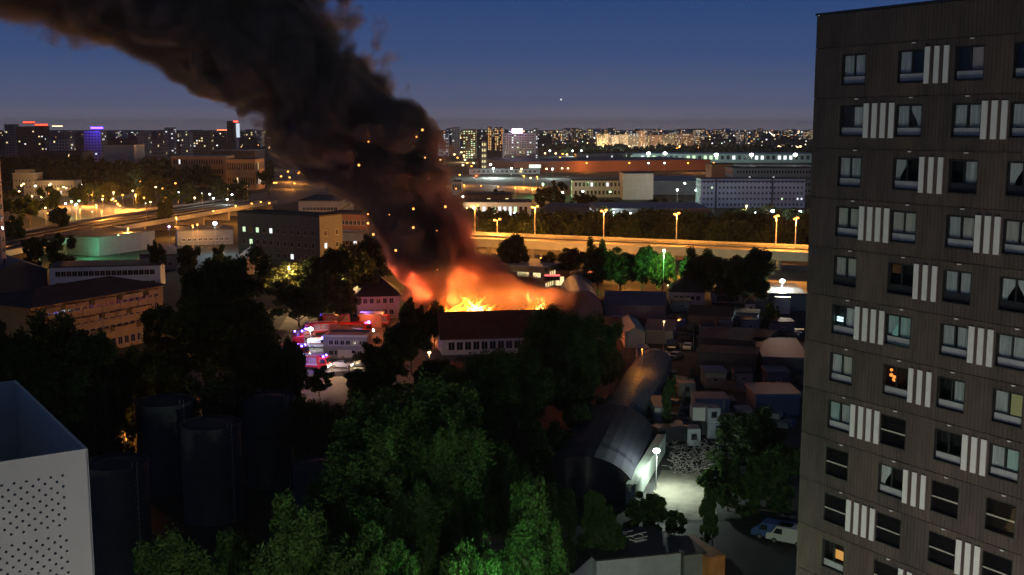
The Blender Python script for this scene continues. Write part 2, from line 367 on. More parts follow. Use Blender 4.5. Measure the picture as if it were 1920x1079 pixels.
# ---------------------------------------------------------------- generic buildings
def wallmat(name, c, **k): return mat('wall_'+name, c, .85, .12, .35, bump=.15, **k)
W = dict(grey=wallmat('grey', (.26,.27,.29)), pale=wallmat('pale', (.46,.46,.46)), cream=wallmat('cream', (.33,.28,.2)), brick=wallmat('brick', (.28,.12,.08)), slate=wallmat('slate', (.13,.145,.175)), pink=wallmat('pink', (.5,.38,.34)),
         blue=wallmat('blue', (.04,.07,.16)), bluewhite=wallmat('bluewhite', (.46,.58,.78)), dark=wallmat('dark', (.08,.08,.09)), ochre=wallmat('ochre', (.36,.32,.12)), green=wallmat('green', (.3,.42,.38)), white=wallmat('white', (.62,.63,.64)), brown=wallmat('brown', (.3,.17,.09)), orange=wallmat('orange', (.55,.33,.16)))
ROOF = dict(dark=mat('roof_dark', (.03,.032,.036), .7, .3, .3), metal=mat('roof_metal', (.15,.16,.18), .45, .15, .6, metal=.4), blue=mat('roof_blue', (.08,.12,.2), .6, .2, .3), red=mat('roof_red', (.10,.03,.025), .8, .3, .4), pale=mat('roof_pale', (.42,.44,.46), .6, .15, .2), asphalt=mat('roof_felt', (.05,.05,.052), .9, .35, .2), rust=mat('roof_rust', (.22,.13,.07), .7, .5, .5))
M_pane = mat('pane_dark', (.02,.025,.035), .12, .3, .4)
LIT = [emat('lit_warm', (1,.72,.35), 1.4), emat('lit_white', (.9,.95,1), 1.3), emat('lit_yellow', (1,.85,.4), 1.1), emat('lit_orange', (1,.45,.12), 1.5), emat('lit_green', (.7,1,.6), 1.2)]
M_wf = mat('window_frame_white', (.5,.5,.5), .6)
wcache = {}
def win_meshes(w_, h_, fm):
    key = (round(w_, 2), round(h_, 2), fm.name)
    if key not in wcache:
        f = MB(); t = min(.09, w_*.1)
        f.box(-w_/2, -w_/2+t, -.05, .03, 0, h_); f.box(w_/2-t, w_/2, -.05, .03, 0, h_); f.box(-w_/2+t, w_/2-t, -.05, .03, h_-t, h_); f.box(-w_/2-.05, w_/2+.05, -.14, .03, -.06, t*.7); f.box(-.03, .03, -.04, .02, t, h_-t)
        fme = f.mesh('window', fm); ps = []
        for m in [M_pane]+LIT:
            p = MB(); p.poly([(-w_/2+t, -.02, t),(w_/2-t, -.02, t),(w_/2-t, -.02, h_-t),(-w_/2+t, -.02, h_-t)]); ps.append(p.mesh('pane', m))
        wcache[key] = (fme, ps)
    return wcache[key]
def building(name, label, cat, A, B, depth, h, wall='grey', roof='flat', rmat='asphalt', wins=None, group=None, z0=0.0, rh=2.5, over=.3, lit=0.0, litset=(0,1,2), single=True, frame=None, side=True, wallm=None):
    """A, B: front bottom corners (left, right); wins = (cols, rows, w, h, sill, row pitch, [margin])"""
    A = Vector((A[0], A[1], z0)); B = Vector((B[0], B[1], z0)); L = (B-A).length; rz = math.atan2(B.y-A.y, B.x-A.x)
    t = empty(name, A, label, cat, group, rz); t['L'] = 0
    del t['L']
    wm = wallm or W[wall]; b = MB(); b.box(0, L, 0, depth, 0, h)
    if roof == 'gable':                       # ridge along x
        for x in (0, L): b.poly([(x,0,h),(x,depth,h),(x,depth/2,h+rh)])
    if roof == 'gabley':
        for y in (0, depth): b.poly([(0,y,h),(L,y,h),(L/2,y,h+rh)])
    b.build('wall', wm, t)
    r = MB(); o = over; e = .12
    if roof == 'flat':
        r.box(-.1, L+.1, -.1, .25, h, h+.5); r.box(-.1, L+.1, depth-.25, depth+.1, h, h+.5); r.box(-.1, .25, .25, depth-.25, h, h+.5); r.box(L-.25, L+.1, .25, depth-.25, h, h+.5); r.box(.25, L-.25, .25, depth-.25, h+.004, h+.15)
    elif roof == 'slab': r.box(-o, L+o, -o, depth+o, h+.004, h+.35)
    elif roof in ('gable', 'gabley', 'hip'):
        hd = rh*(o/(depth/2 if roof != 'gabley' else L/2))
        if roof == 'gable': q = [(-o,-o,h-hd),(L+o,-o,h-hd),(L+o,depth/2,h+rh),(-o,depth/2,h+rh)]; q2 = [(-o,depth+o,h-hd),(-o,depth/2,h+rh),(L+o,depth/2,h+rh),(L+o,depth+o,h-hd)]; qs = [q, q2]
        elif roof == 'gabley': qs = [[(-o,-o,h-hd),(L/2,-o,h+rh),(L/2,depth+o,h+rh),(-o,depth+o,h-hd)][::-1], [(L+o,-o,h-hd),(L+o,depth+o,h-hd),(L/2,depth+o,h+rh),(L/2,-o,h+rh)][::1]]
        else:
            i = min(depth/2, L/2-.5); qs = [[(-o,-o,h-hd),(L+o,-o,h-hd),(L-i,depth/2,h+rh),(i,depth/2,h+rh)], [(L+o,depth+o,h-hd),(-o,depth+o,h-hd),(i,depth/2,h+rh),(L-i,depth/2,h+rh)], [(-o,depth+o,h-hd),(-o,-o,h-hd),(i,depth/2,h+rh)], [(L+o,-o,h-hd),(L+o,depth+o,h-hd),(L-i,depth/2,h+rh)]]
        for q in qs:
            r.poly([(x,y,z+e) for x,y,z in q]); r.poly([(x,y,z+.02) for x,y,z in q][::-1])
            n = len(q)
            for i in range(n): a_, b_ = q[i], q[(i+1)%n]; r.poly([(a_[0],a_[1],a_[2]+.02),(b_[0],b_[1],b_[2]+.02),(b_[0],b_[1],b_[2]+e),(a_[0],a_[1],a_[2]+e)])
    elif roof == 'arch':                      # barrel along y
        n = 16
        P = [(L/2-L/2*math.cos(math.pi*i/n)*1.03, h+rh*math.sin(math.pi*i/n)) for i in range(n+1)]
        for i in range(n):
            r.hexa([(P[i][0],-o,P[i][1]),(P[i+1][0],-o,P[i+1][1]),(P[i+1][0],depth+o,P[i+1][1]),(P[i][0],depth+o,P[i][1])], [(P[i][0],-o,P[i][1]+e),(P[i+1][0],-o,P[i+1][1]+e),(P[i+1][0],depth+o,P[i+1][1]+e),(P[i][0],depth+o,P[i][1]+e)])
        for y in (0, depth):
            b2 = MB(); b2.poly([(x,y,z) for x,z in P]); b2.build('gable_end', wm, t)
    elif roof == 'archx':                     # barrel along x
        n = 14
        P = [(depth/2-depth/2*math.cos(math.pi*i/n)*1.03, h+rh*math.sin(math.pi*i/n)) for i in range(n+1)]
        for i in range(n): r.hexa([(-o,P[i][0],P[i][1]),(L+o,P[i][0],P[i][1]),(L+o,P[i+1][0],P[i+1][1]),(-o,P[i+1][0],P[i+1][1])], [(-o,P[i][0],P[i][1]+e),(L+o,P[i][0],P[i][1]+e),(L+o,P[i+1][0],P[i+1][1]+e),(-o,P[i+1][0],P[i+1][1]+e)])
        for x in (0, L):
            b2 = MB(); b2.poly([(x,y,z) for y,z in P]); b2.build('gable_end', wm, t)
    r.build('roof', ROOF[rmat] if isinstance(rmat, str) else rmat, t, smooth=False)
    if wins:
        cols, rows, ww, wh, sill, pit = wins[:6]; mg = wins[6] if len(wins) > 6 else ww
        fm = frame or M_wf
        if single:
            fme, ps = win_meshes(ww, wh, fm)
            places = [((mg + (L-2*mg)*(i+.5)/cols, -.0, sill+j*pit), 0) for j in range(rows) for i in range(cols)]
            if side:
                sc_ = max(1, int(cols*depth/L*.8))
                if A.x < 0: places += [((L, depth*(i+.5)/sc_, sill+j*pit), math.pi/2) for j in range(rows) for i in range(sc_)]
                else: places += [((0, depth*(i+.5)/sc_, sill+j*pit), -math.pi/2) for j in range(rows) for i in range(sc_)]
            for p_, a_ in places:
                wn = link('window', fme, t, loc=p_, rz=a_)
                q = ps[0] if R.random() > lit else ps[1+R.choice(litset)]
                link('pane', q, wn)
        else:
            g = MB()
            for j in range(rows):
                for i in range(cols):
                    x = mg+(L-2*mg)*(i+.5)/cols; z = sill+j*pit; mi = 0 if R.random() > lit else 1+R.choice(litset)
                    g.poly([(x-ww/2,-.06,z),(x+ww/2,-.06,z),(x+ww/2,-.06,z+wh),(x-ww/2,-.06,z+wh)], mi)
            sc_ = max(1, int(cols*depth/L))
            xs_ = L+.06 if A.x < 0 else -.06
            for j in range(rows):
                for i in range(sc_):
                    y = depth*(i+.5)/sc_; z = sill+j*pit; mi = 0 if R.random() > lit else 1+R.choice(litset)
                    g.poly([(xs_,y-ww/2,z),(xs_,y+ww/2,z),(xs_,y+ww/2,z+wh),(xs_,y-ww/2,z+wh)], mi)
            g.build('window_grid', [M_pane]+LIT, t, kind='stuff')
    return t
def bpx(name, label, cat, pa, pb, ytop, depth, zb=0.0, **k):
    """front bottom corners at photo positions; height from the photo row of its top edge at corner a"""
    A = G(*pa, zb); B = G(*pb, zb); h = AT(pa[0], ytop, A.y).z - zb
    return building(name, label, cat, A, B, depth, h, z0=zb, **k)
def dpx(name, label, cat, px0, px1, ytop, D, depth=20, D1=None, **k):
    """block standing on the ground D metres ahead between two photo columns, top edge at photo row ytop"""
    D1 = D1 or D; A = AT(px0, 400, D); B = AT(px1, 400, D1); h = AT(px0, ytop, D).z
    return building(name, label, cat, A, B, depth, h, **k)
# ---------------------------------------------------------------- trees
M_bark = mat('bark', (.09,.075,.06), .95, .3, 3, bump=.5, sx=(3,3,.4))
def leafmat(name, c, var=.45):
    m = bpy.data.materials.new(name); m.use_nodes = True; t = m.node_tree; t.nodes.clear()
    o = t.nodes.new('ShaderNodeOutputMaterial'); d = t.nodes.new('ShaderNodeBsdfDiffuse'); tr = t.nodes.new('ShaderNodeBsdfTranslucent'); mx = t.nodes.new('ShaderNodeMixShader'); mx.inputs[0].default_value = .35
    tc = t.nodes.new('ShaderNodeTexCoord'); n = t.nodes.new('ShaderNodeTexNoise'); n.inputs['Scale'].default_value = 6; n.inputs['Detail'].default_value = 4
    r = t.nodes.new('ShaderNodeValToRGB'); r.color_ramp.elements[0].position = .3; r.color_ramp.elements[1].position = .7
    r.color_ramp.elements[0].color = (*[x*(1-var) for x in c], 1); r.color_ramp.elements[1].color = (*[min(1, x*(1+var)) for x in c], 1)
    t.links.new(tc.outputs['Object'], n.inputs['Vector']); t.links.new(n.outputs['Fac'], r.inputs[0])
    t.links.new(r.outputs[0], d.inputs[0]); t.links.new(r.outputs[0], tr.inputs[0]); t.links.new(d.outputs[0], mx.inputs[1]); t.links.new(tr.outputs[0], mx.inputs[2]); t.links.new(mx.outputs[0], o.inputs[0]); return m
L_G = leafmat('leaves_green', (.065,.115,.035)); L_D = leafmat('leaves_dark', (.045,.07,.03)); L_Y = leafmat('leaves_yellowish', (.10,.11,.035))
def tree_meshes(seed, nclump, nleaf, ls, lm, conic=0.0, low=.18, upsweep=.5):
    """unit tree: height 1, crown radius about 1 in x and y"""
    g = np.random.default_rng(seed); T = MB(); rr = random.Random(seed)
    # clump centres: uneven shells
    lobes = [(g.uniform(-.45,.45), g.uniform(-.45,.45), g.uniform(low+.18,.8), g.uniform(.38,.62)) for _ in range(9)] + [(0,0,.62,.6)]
    cs = []
    while len(cs) < nclump:
        lx, ly, lz, lr = lobes[rr.randrange(len(lobes))]
        th = rr.uniform(0, 2*math.pi); ph = math.acos(rr.uniform(-.6, 1)); q = lr*rr.uniform(.7, 1.0)
        x = lx+q*math.sin(ph)*math.cos(th); y = ly+q*math.sin(ph)*math.sin(th); z = lz+q*.42*math.cos(ph)
        lim = 1.08 - conic*max(0, (z-low)/(1-low))*.95
        if low < z < 1.0 and math.hypot(x, y) < lim: cs.append((x, y, z, rr.uniform(.10, .19)))
    cs = np.array(cs)
    per = nleaf//nclump; N = per*nclump
    cen = np.repeat(cs[:, :3], per, 0); rad = np.repeat(cs[:, 3], per)
    d = g.normal(size=(N, 3)); d /= np.linalg.norm(d, axis=1)[:, None]; q = rad*g.uniform(0.15, 1, N)**.6
    pos = cen + d*q[:, None]*np.array([1, 1, .5]); pos[:, 2] += upsweep*.06*g.uniform(-.5, 1, N)
    # leaf sprays: long in the outward/up direction
    outw = cen.copy(); outw[:, 2] = (outw[:, 2]-.45)*1.2+.6; outw /= np.linalg.norm(outw, axis=1)[:, None]+1e-6
    a = outw*.5*np.array([1,1,.6]) + g.normal(size=(N, 3))*.6; a /= np.linalg.norm(a, axis=1)[:, None]
    a[:, 2] *= 1
    b = np.cross(a, g.normal(size=(N, 3))); b /= np.linalg.norm(b, axis=1)[:, None]+1e-6
    s = ls*g.uniform(.6, 1.5, N)[:, None]; asp = np.array([1, 1, .36])
    v = np.empty((N, 4, 3)); v[:, 0] = pos-a*s*1.3*asp; v[:, 1] = pos+b*s*.5*asp; v[:, 2] = pos+a*s*1.3*asp; v[:, 3] = pos-b*s*.5*asp
    me = bpy.data.meshes.new('crown'); me.vertices.add(N*4); me.loops.add(N*4); me.polygons.add(N)
    me.vertices.foreach_set('co', v.reshape(-1)); me.loops.foreach_set('vertex_index', np.arange(N*4, dtype=np.int32)); me.polygons.foreach_set('loop_start', np.arange(0, N*4, 4, dtype=np.int32)); me.polygons.foreach_set('loop_total', np.full(N, 4, dtype=np.int32))
    me.materials.append(lm); me.update(calc_edges=True)
    # trunk with limbs
    p = Vector((0,0,0)); r = .045
    for i in range(5):
        n_ = Vector((rr.uniform(-.04,.04)*i, rr.uniform(-.04,.04)*i, (i+1)*.155)); T.tube(p, n_, r, r*.78, 7, cap=False); p = n_; r *= .78
    for i in range(16):
        c = cs[rr.randrange(len(cs))]; z0 = max(.12, min(.7, c[2]-rr.uniform(.08,.25))); s0 = Vector((0,0,z0)); m_ = Vector((c[0]*.5, c[1]*.5, (z0+c[2])/2+.01)); e_ = Vector(c[:3])
        T.tube(s0, m_, .018, .012, 5, cap=False); T.tube(m_, e_, .012, .004, 5, cap=False)
    return T.mesh('trunk', M_bark), me
TV = {}
def tv(kind):
    if kind in TV: return TV[kind]
    k, s = kind[0], int(kind[1:])
    if k == 'F': TV[kind] = tree_meshes(100+s, 170, 90000, .021, L_G, .2, .1, 1)       # big foreground
    elif k == 'M': TV[kind] = tree_meshes(200+s, 120, 36000, .034, L_D, .2, .1)
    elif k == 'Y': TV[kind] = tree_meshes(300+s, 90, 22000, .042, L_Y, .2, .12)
    elif k == 'S': TV[kind] = tree_meshes(400+s, 45, 3600, .10, L_D, .15, .08)
    elif k == 'B': TV[kind] = tree_meshes(500+s, 60, 14000, .06, L_G, .0, .02)           # bush
    elif k == 'C': TV[kind] = tree_meshes(600+s, 60, 5000, .09, L_D, .85, .04)           # conifer
    return TV[kind]
def tree(px, ytop, D, wpx, kind, label, group=None, name='broadleaf_tree', cat='tree', hmin=3):
    p = AT(px, 400, D); h = max(hmin, AT(px, ytop, D).z); r = wpx*D/F/2*1.15
    t = empty(name, (p.x, D, 0), label, cat, group, R.uniform(0, 6.28)); T, C = tv(kind)
    link('trunk', T, t, scale=(max(r, h*.3)*.8, max(r, h*.3)*.8, h)); link('crown', C, t, scale=(r, r, h)); return t
# ---------------------------------------------------------------- lamps
M_pole = mat('pole_metal', (.3,.3,.29), .5, .1, 1, metal=.3)
HEAD = {k: emat('lamp_head_'+k, c, s) for k, c, s in (('orange', (1,.36,.06), 6), ('warm', (1,.62,.25), 8), ('white', (.85,1,.93), 18), ('cool', (.75,.85,1), 18), ('green', (.55,1,.45), 12), ('violet', (.5,.35,1), 14))}
LC = dict(orange=ORANGE, warm=WARM, white=WHITE, cool=COOL, green=GREEN, violet=(.5,.35,1))
def lamp(p, h, colr, power, label, group=None, hr=.35, arm=0.0, name='street_lamp', cat='street lamp', pr=.09):
    """p = foot; head at h"""
    t = empty(name, p, label, cat, group)
    b = MB(); b.tube((0,0,0), (0,0,h-.1), pr, pr*.7, 6)
    if arm: b.tube((0,0,h-.2), (arm,0,h+.1), pr*.6, pr*.5, 5)
    b.build('pole', M_pole, t)
    hd = MB(); hd.ball((arm, 0, h-.05 if not arm else h), hr, 8, sz=.7); hd.build('lamp_head', HEAD[colr], t, smooth=True)
    if power: plight((arm, 0, h-hr-.3), power, LC[colr], .15, t)
    return t
# ---------------------------------------------------------------- flyover
FW0 = Vector((AT(820,400,408).x, 408, 0)); FW1 = Vector((AT(1560,400,354).x, 354, 0)); FD = (FW1-FW0).normalized(); FNn = Vector((-FD.y, FD.x, 0)); FL = (FW1-FW0).length
fa = math.atan2(FD.y, FD.x)
fly = empty('flyover', FW0, 'long concrete road flyover lit orange by its lamp row behind the fire', 'flyover', rz=fa)
b = MB(); b.box(-60, FL+25, 0, 22, 6.9, 7.6); b.build('deck', mat('deck_asphalt', (.17,.15,.13), .7, .15, .3), fly)
b = MB(); b.box(-60, FL+25, -.3, .0, 5.2, 8.1); b.build('parapet', W['grey'], fly)
b = MB(); b.box(-60, FL+25, 22, 22.3, 6.8, 8.3); b.build('parapet', M_conc, fly)
b = MB(); b.box(-60, FL+25, 10.8, 11.2, 7.604, 8.2); b.build('median_barrier', M_conc, fly)
for i in range(9):
    gx = -60+i*(FL+85)/9
    b = MB(); b.box(gx+.15, gx+(FL+85)/9-.15, .4, 21.6, 5.4, 6.896); b.build('girder', M_conc, fly)
for k, px in enumerate((900, 990, 1080, 1170, 1262, 1355, 1448, 1540)):
    q = AT(px, 400, 380); x = (Vector((q.x, 0, 0))-Vector((FW0.x,0,0))).x/FD.x - 5
    b = MB(); b.tube((x,5,0), (x,5,4.4), .9, .9, 10); b.tube((x,17,0), (x,17,4.4), .9, .9, 10); b.hexa([(x-1,3.5,4.2),(x+1,3.5,4.2),(x+1,18.5,4.2),(x-1,18.5,4.2)], [(x-1,1.5,5.4),(x+1,1.5,5.4),(x+1,20.5,5.4),(x-1,20.5,5.4)]); b.build('pier', M_conc, fly)
M_line = mat('lane_paint', (.7,.68,.6), .6, .1, 2)
for y in (3.6, 7.2, 14.8, 18.4):
    b = MB()
    for i in range(int((FL+80)/9)): b.poly([(-58+i*9, y-.12, 7.606), (-54+i*9, y-.12, 7.606), (-54+i*9, y+.12, 7.606), (-58+i*9, y+.12, 7.606)])
    b.build('lane_marking', M_line, fly, kind='stuff')
# twin-head lamp posts on the flyover
for i, (px, yt) in enumerate(((890,388),(932,414),(1003,390),(1133,397),(1271,403),(1462,408),(1500,412),(815,392))):
    yl = 11 if yt < 412 or i > 4 else 21
    q = AT(px, 400, 390); x = (q.x-FW0.x)/FD.x; foot = FW0 + FD*x + FNn*yl; foot.z = 7.6
    q = AT(px, 400, foot.y); x += (q.x-foot.x)/FD.x; foot = FW0 + FD*x + FNn*yl; foot.z = 7.6
    h = AT(px, yt, foot.y).z - 7.6
    t = empty('street_lamp', foot, 'tall twin-armed orange lamp post on the flyover, %s from the smoke' % ordn((0,1,2,3,4,5,6,7)[i]) if i < 6 else ('tall orange lamp post on the flyover beside the tower edge' if i == 6 else 'tall orange lamp post on the flyover veiled by the smoke'), 'street lamp', 'lamp posts along the flyover', fa)
    b = MB(); b.tube((0,0,0), (0,0,h), .22, .14, 7); b.tube((0,0,h), (0,-2.2,h+.4), .1, .07, 5); b.tube((0,0,h), (0,2.2,h+.4), .1, .07, 5); b.build('pole', mat('flyover_pole', (.5,.45,.38), .5), t)
    for s in (-1, 1):
        hd = MB(); hd.ball((0, s*2.4, h+.35), .6, 8, sz=.6); hd.build('lamp_head', HEAD['orange'], t, smooth=True)
    plight((0, 0, h-.6), 56000, ORANGE, .3, t)
for i, (px, D) in enumerate(((860,352),(905,345),(955,362),(1015,352),(1075,358))):
    lamp(AT(px, 400, D)*Vector((1,1,0)) if False else Vector((AT(px,400,D).x, D, 0)), 7, 'orange', 60000, '%s low orange lamp from the smoke beside the road below the flyover' % ordn(i), 'lamps below the flyover', hr=.35)
# ---------------------------------------------------------------- railway viaduct and roads at the left
V0 = G(-40, 486, 6); V1 = G(252, 424, 6); V2 = G(520, 378, 6)
via = empty('railway_viaduct', (0,0,0), 'dark curving railway viaduct between two orange-lit roads at the left', 'viaduct')
def strip(b, P, off0, off1, z0, z1):
    for i in range(len(P)-1):
        d = (P[i+1]-P[i]).normalized(); n = Vector((-d.y, d.x, 0))
        q = [P[i]+n*off0, P[i+1]+n*off0, P[i+1]+n*off1, P[i]+n*off1]
        b.hexa([(p.x,p.y,z0) for p in q], [(p.x,p.y,z1) for p in q])
VP = [V0, V1, V2]
VP = [V0.lerp(V1, .0), V0.lerp(V1,.5), V1, V1.lerp(V2,.5)+Vector((0,2,0)), V2]
b = MB(); strip(b, VP, 0, 34, 4.8, 6); b.build('deck', mat('ballast', (.014,.014,.016), .9, .4, .5), via)
b = MB(); strip(b, VP, -.3, 0, 4.9, 6.9); b.build('parapet', W['grey'], via)
b = MB(); strip(b, VP, 34, 34.3, 4.9, 6.9); b.build('parapet', W['grey'], via)
for o_ in (4, 5.5, 10, 11.5, 18, 19.5, 25, 26.5):
    b = MB(); strip(b, VP, o_, o_+.12, 6.004, 6.16); b.build('rail', mat('rail_steel', (.3,.28,.26), .35, metal=.8), via)
for i in range(12):
    u = i/11; P = V0.lerp(V1, u*2) if u < .5 else V1.lerp(V2, (u-.5)*2); d = (V2-V0).normalized(); n = Vector((-d.y, d.x, 0)); c = P+n*17
    b = MB(); b.box(-.8, .8, -14, 14, 0, 4.796); o = b.build('pier', M_conc, via); o.location = (c.x, c.y, 0); o.rotation_euler[2] = math.atan2(d.y, d.x)
for i, (px, yb) in enumerate(((175,440),(275,420),(380,396),(428,386),(465,378))):
    p = G(px, yb, 6); lamp(Vector((p.x, p.y, 6)), 9, 'warm' if i > 2 else 'white', 0, '%s slim unlit mast from the left along the dark viaduct' % ordn(i), 'masts along the viaduct', hr=.12, name='catenary_mast', cat='mast')
# ---------------------------------------------------------------- mid-distance buildings
def tpx(name, label, cat, p0, p1, h, dep, **k):
    """front wall whose TOP edge runs between two photo positions at height h"""
    return building(name, label, cat, G(*p0, h)*Vector((1,1,0)), G(*p1, h)*Vector((1,1,0)), dep, h, **k)
bpx('office_building', 'grey-blue three-storey office block with a few lit windows left of the smoke', 'office building', (448,490), (601,503), 399, 12, wall='slate', rmat='asphalt', wins=(11,3,1.5,1.9,2.2,4.3), lit=.10, litset=(1,2,4))
tpx('brick_building', 'reddish wing behind the grey office block, half veiled by smoke', 'building', (603,402), (705,404), 14, 18, wall='brick', rmat='asphalt', wins=(12,3,1.4,1.8,2,4), lit=.05)
dpx('office_block', 'dark flat-roofed block above the grey office block', 'office building', 560, 640, 378, 500, 40, wall='grey', rmat='dark', wins=(10,3,1.8,1.5,3,4), lit=.08, single=True)
tpx('warehouse', 'blue-grey warehouse between green light patches beside the viaduct', 'warehouse', (184,446), (290,433), 7, 26, wall='slate', roof='slab', rmat='dark', side=False)
tpx('storage_shed', 'low pale shed between the green-lit warehouse and the office block', 'shed', (332,434), (437,431), 6, 20, wall='slate', rmat='dark', wins=(9,1,1.5,1.2,1.8,3), roof='slab')
tpx('storage_shed', 'low dark shed behind the left tree mass with a pale end wall', 'shed', (262,479), (330,479), 5, 22, wall='grey', roof='slab', rmat='dark', wins=(6,1,1.3,1.2,1.5,3))
tpx('small_house', 'small gabled house with a pale gable wall left of the yellow-lit trees', 'house', (452,493), (506,491), 4, 16, wall='pale', roof='gabley', rmat='dark', rh=3.6, wins=(3,1,1,1.3,1.2,3))
tpx('school_building', 'long white two-storey building with dark windows behind the long dark roof', 'school', (92,503), (300,498), 7.2, 14, wall='bluewhite', rmat='dark', roof='slab', wins=(18,2,1.5,1.6,1.2,3.3), side=False)
tpx('workshop', 'dark gabled workshop at the far left beside the white school building', 'workshop', (-10,512), (88,505), 6, 20, wall='dark', roof='gabley', rmat='blue', rh=3)
# orange-lit apartment house with balconies
A = G(58,575,12.5)*Vector((1,1,0)); B = G(305,533,12.5)*Vector((1,1,0)); ht = 12.5
oh = building('balcony_house', 'long apartment house with dark roof and orange-lit balcony facade', 'apartment house', A, B, 16, ht, wall='ochre', roof='hip', rmat='asphalt', rh=2.2, over=.9, wins=(18,4,1.3,1.7,.9,3.0), lit=.03, litset=(1,), frame=M_conc, side=False)
L = (B-A).length
for i in range(12):
    for j in range(3):
        if (i+j) % 3 == 0: continue
        x = 4+i*(L-8)/11; z = 4.2+j*3.3
        b = MB(); b.box(x-1.7, x+1.7, -1.25, -.004, z, z+.12); b.box(x-1.7, x+1.7, -1.3, -1.25, z, z+1.0); b.box(x-1.7, x-1.64, -1.25, -.004, z+.12, z+1.0); b.box(x+1.64, x+1.7, -1.25, -.004, z+.12, z+1.0)
        b.build('balcony', W['ochre'], oh)
for i in range(7):
    x = 2.5+i*(L-5)/6; b = MB(); b.tube((x,-.15,0), (x,-.15,ht), .07, n=5); b.build('drainpipe', M_conc, oh)
for i, (px, D) in enumerate(((190,176),(262,190),(130,164),(215,150))):
    lamp(Vector((AT(px,400,D).x, D, 0)), 6, 'orange', (9000,14000,3000,2000)[i], '%s orange courtyard lamp from the right before the balcony house' % ordn(i), 'courtyard lamps', hr=.2)
# burning building and the fire yard
fb_ = building('burning_building', 'long white building with dark red roof and fire rising behind it', 'burning building', Vector((AT(826,400,233).x,233,0)), Vector((AT(1050,400,237).x,237,0)), 11, AT(838,634,233).z, wall='white', roof='gable', rmat='red', rh=AT(838,586,238.5).z-AT(838,634,233).z, over=.5, wins=(13,1,1.4,1.8,1.0,3,1.2), side=False)
tpx('fire_lit_house', 'two-storey house with dark hipped roof glowing red beside the fire', 'house', (670,553), (748,551), 6.3, 12, wall='pale', roof='hip', rmat='dark', rh=4, over=.8, wins=(5,2,1.1,1.4,1.0,2.9), lit=0)
tpx('porch_kiosk', 'small pink-walled kiosk in the fire yard left of the red-roof building', 'kiosk', (674,592), (715,592), 3, 5, wall='pink', roof='slab', rmat='pale', over=.3)
tpx('site_office', 'white two-storey site office with dark windows beside the parked cars', 'site office', (606,632), (688,633), 4.6, 6, wall='grey', roof='flat', rmat='pale', wins=(6,2,1.0,1.1,.7,2.2), lit=.0)
tpx('market_stall', 'low tan-roofed stall in the fire yard behind the white site office', 'stall', (618,622), (668,622), 2.6, 6, wall='brown', roof='gable', rmat='rust', rh=1)
# station building behind the fire
tpx('station_building', 'pale lit building with bright windows behind the fire smoke', 'station building', (905,496), (1022,502), 7.5, 16, wall='cream', roof='slab', rmat='pale', wins=(14,2,1.3,1.5,1.4,3), lit=.75, litset=(0,2), over=.8)
tpx('shop_pavilion', 'low pavilion with two glowing pink-white windows and red trim', 'shop pavilion', (1022,508), (1070,508), 5.5, 12, wall='brick', roof='slab', rmat='dark', wins=(2,1,2.4,2.8,1.0,3), lit=1, litset=(0,), over=.5)
tpx('shop_annex', 'grey annex with small yellow windows right of the pink-windowed pavilion', 'shop annex', (1070,511), (1100,509), 5, 12, wall='grey', roof='slab', rmat='pale', wins=(3,1,.9,.9,2.2,3), lit=.6, litset=(2,), over=.3)
# right-hand depot
def hall(label, cat, name, p0, p1, h, dep, roof, **k): return tpx(name, label, cat, p0, p1, h, dep, roof=roof, **k)
hall('pale round-roofed hangar right of the burning building', 'hangar', 'arched_hangar', (1058,590), (1130,590), 1.5, 30, 'arch', wall='grey', rmat='metal', rh=6.0)
hall('long low shed with dark blue roof and pale wall under the tree row', 'shed', 'storage_shed', (1134,571), (1248,573), 3.5, 14, 'gable', wall='grey', rmat='blue', rh=2.4)
hall('white-walled house with plum-dark roof behind the depot', 'house', 'small_house', (1255,547), (1322,548), 3.5, 12, 'hip', wall='white', rmat='dark', rh=3.4, wins=(5,1,1.1,1.2,1.2,3))
hall('low white building with dark doors in front of the depot trees', 'garage', 'garage_row', (1335,548), (1395,549), 3, 8, 'slab', wall='white', rmat='dark', wins=(5,1,1.5,1.6,.4,3))
hall('grey depot hall with pale upper wall beside the tower edge', 'depot hall', 'depot_hall', (1418,552), (1512,553), 4.4, 20, 'slab', wall='grey', rmat='dark')
hall('white steel container store with bright roof rim beside the tower edge', 'container store', 'container_store', (1453,560), (1482,561), 4.0, 5, 'slab', wall='white', rmat='pale', over=.1)
hall('dark flat hall crossing the middle of the depot yard', 'hall', 'depot_hall', (1308,634), (1428,644), 4, 14, 'slab', wall='dark', rmat='asphalt')
hall('dark shed with a brownish wall before the middle depot hall', 'shed', 'storage_shed', (1308,662), (1418,668), 4, 7, 'slab', wall='dark', rmat='asphalt')
hall('dark teal flat shed touching the tower edge in the depot', 'shed', 'storage_shed', (1432,672), (1515,674), 4, 20, 'slab', wall='dark', rmat='blue')
hall('long dark shed behind the middle depot hall', 'shed', 'storage_shed', (1290,590), (1372,594), 4, 9, 'gable', wall='dark', rmat='dark', rh=1.5)
hall('short bluish shed behind the dark teal flat shed', 'shed', 'storage_shed', (1376,588), (1420,590), 3.2, 6, 'slab', wall='bluewhite', rmat='dark')
hall('blue shed with a white roof strip near the tower foot', 'shed', 'blue_shed', (1418,742), (1500,742), 3.6, 8, 'slab', wall='blue', rmat='blue')
hall('small grey shed with orange-lit corrugated roof in the depot lane', 'shed', 'lane_shed', (1172,624), (1210,624), 3.4, 16, 'gabley', wall='grey', rmat='metal', rh=1.2)
hall('orange-lit corrugated lean-to behind the grey lane shed', 'shed', 'lane_shed', (1212,618), (1262,620), 3.2, 9, 'gable', wall='grey', rmat='metal', rh=1.6)
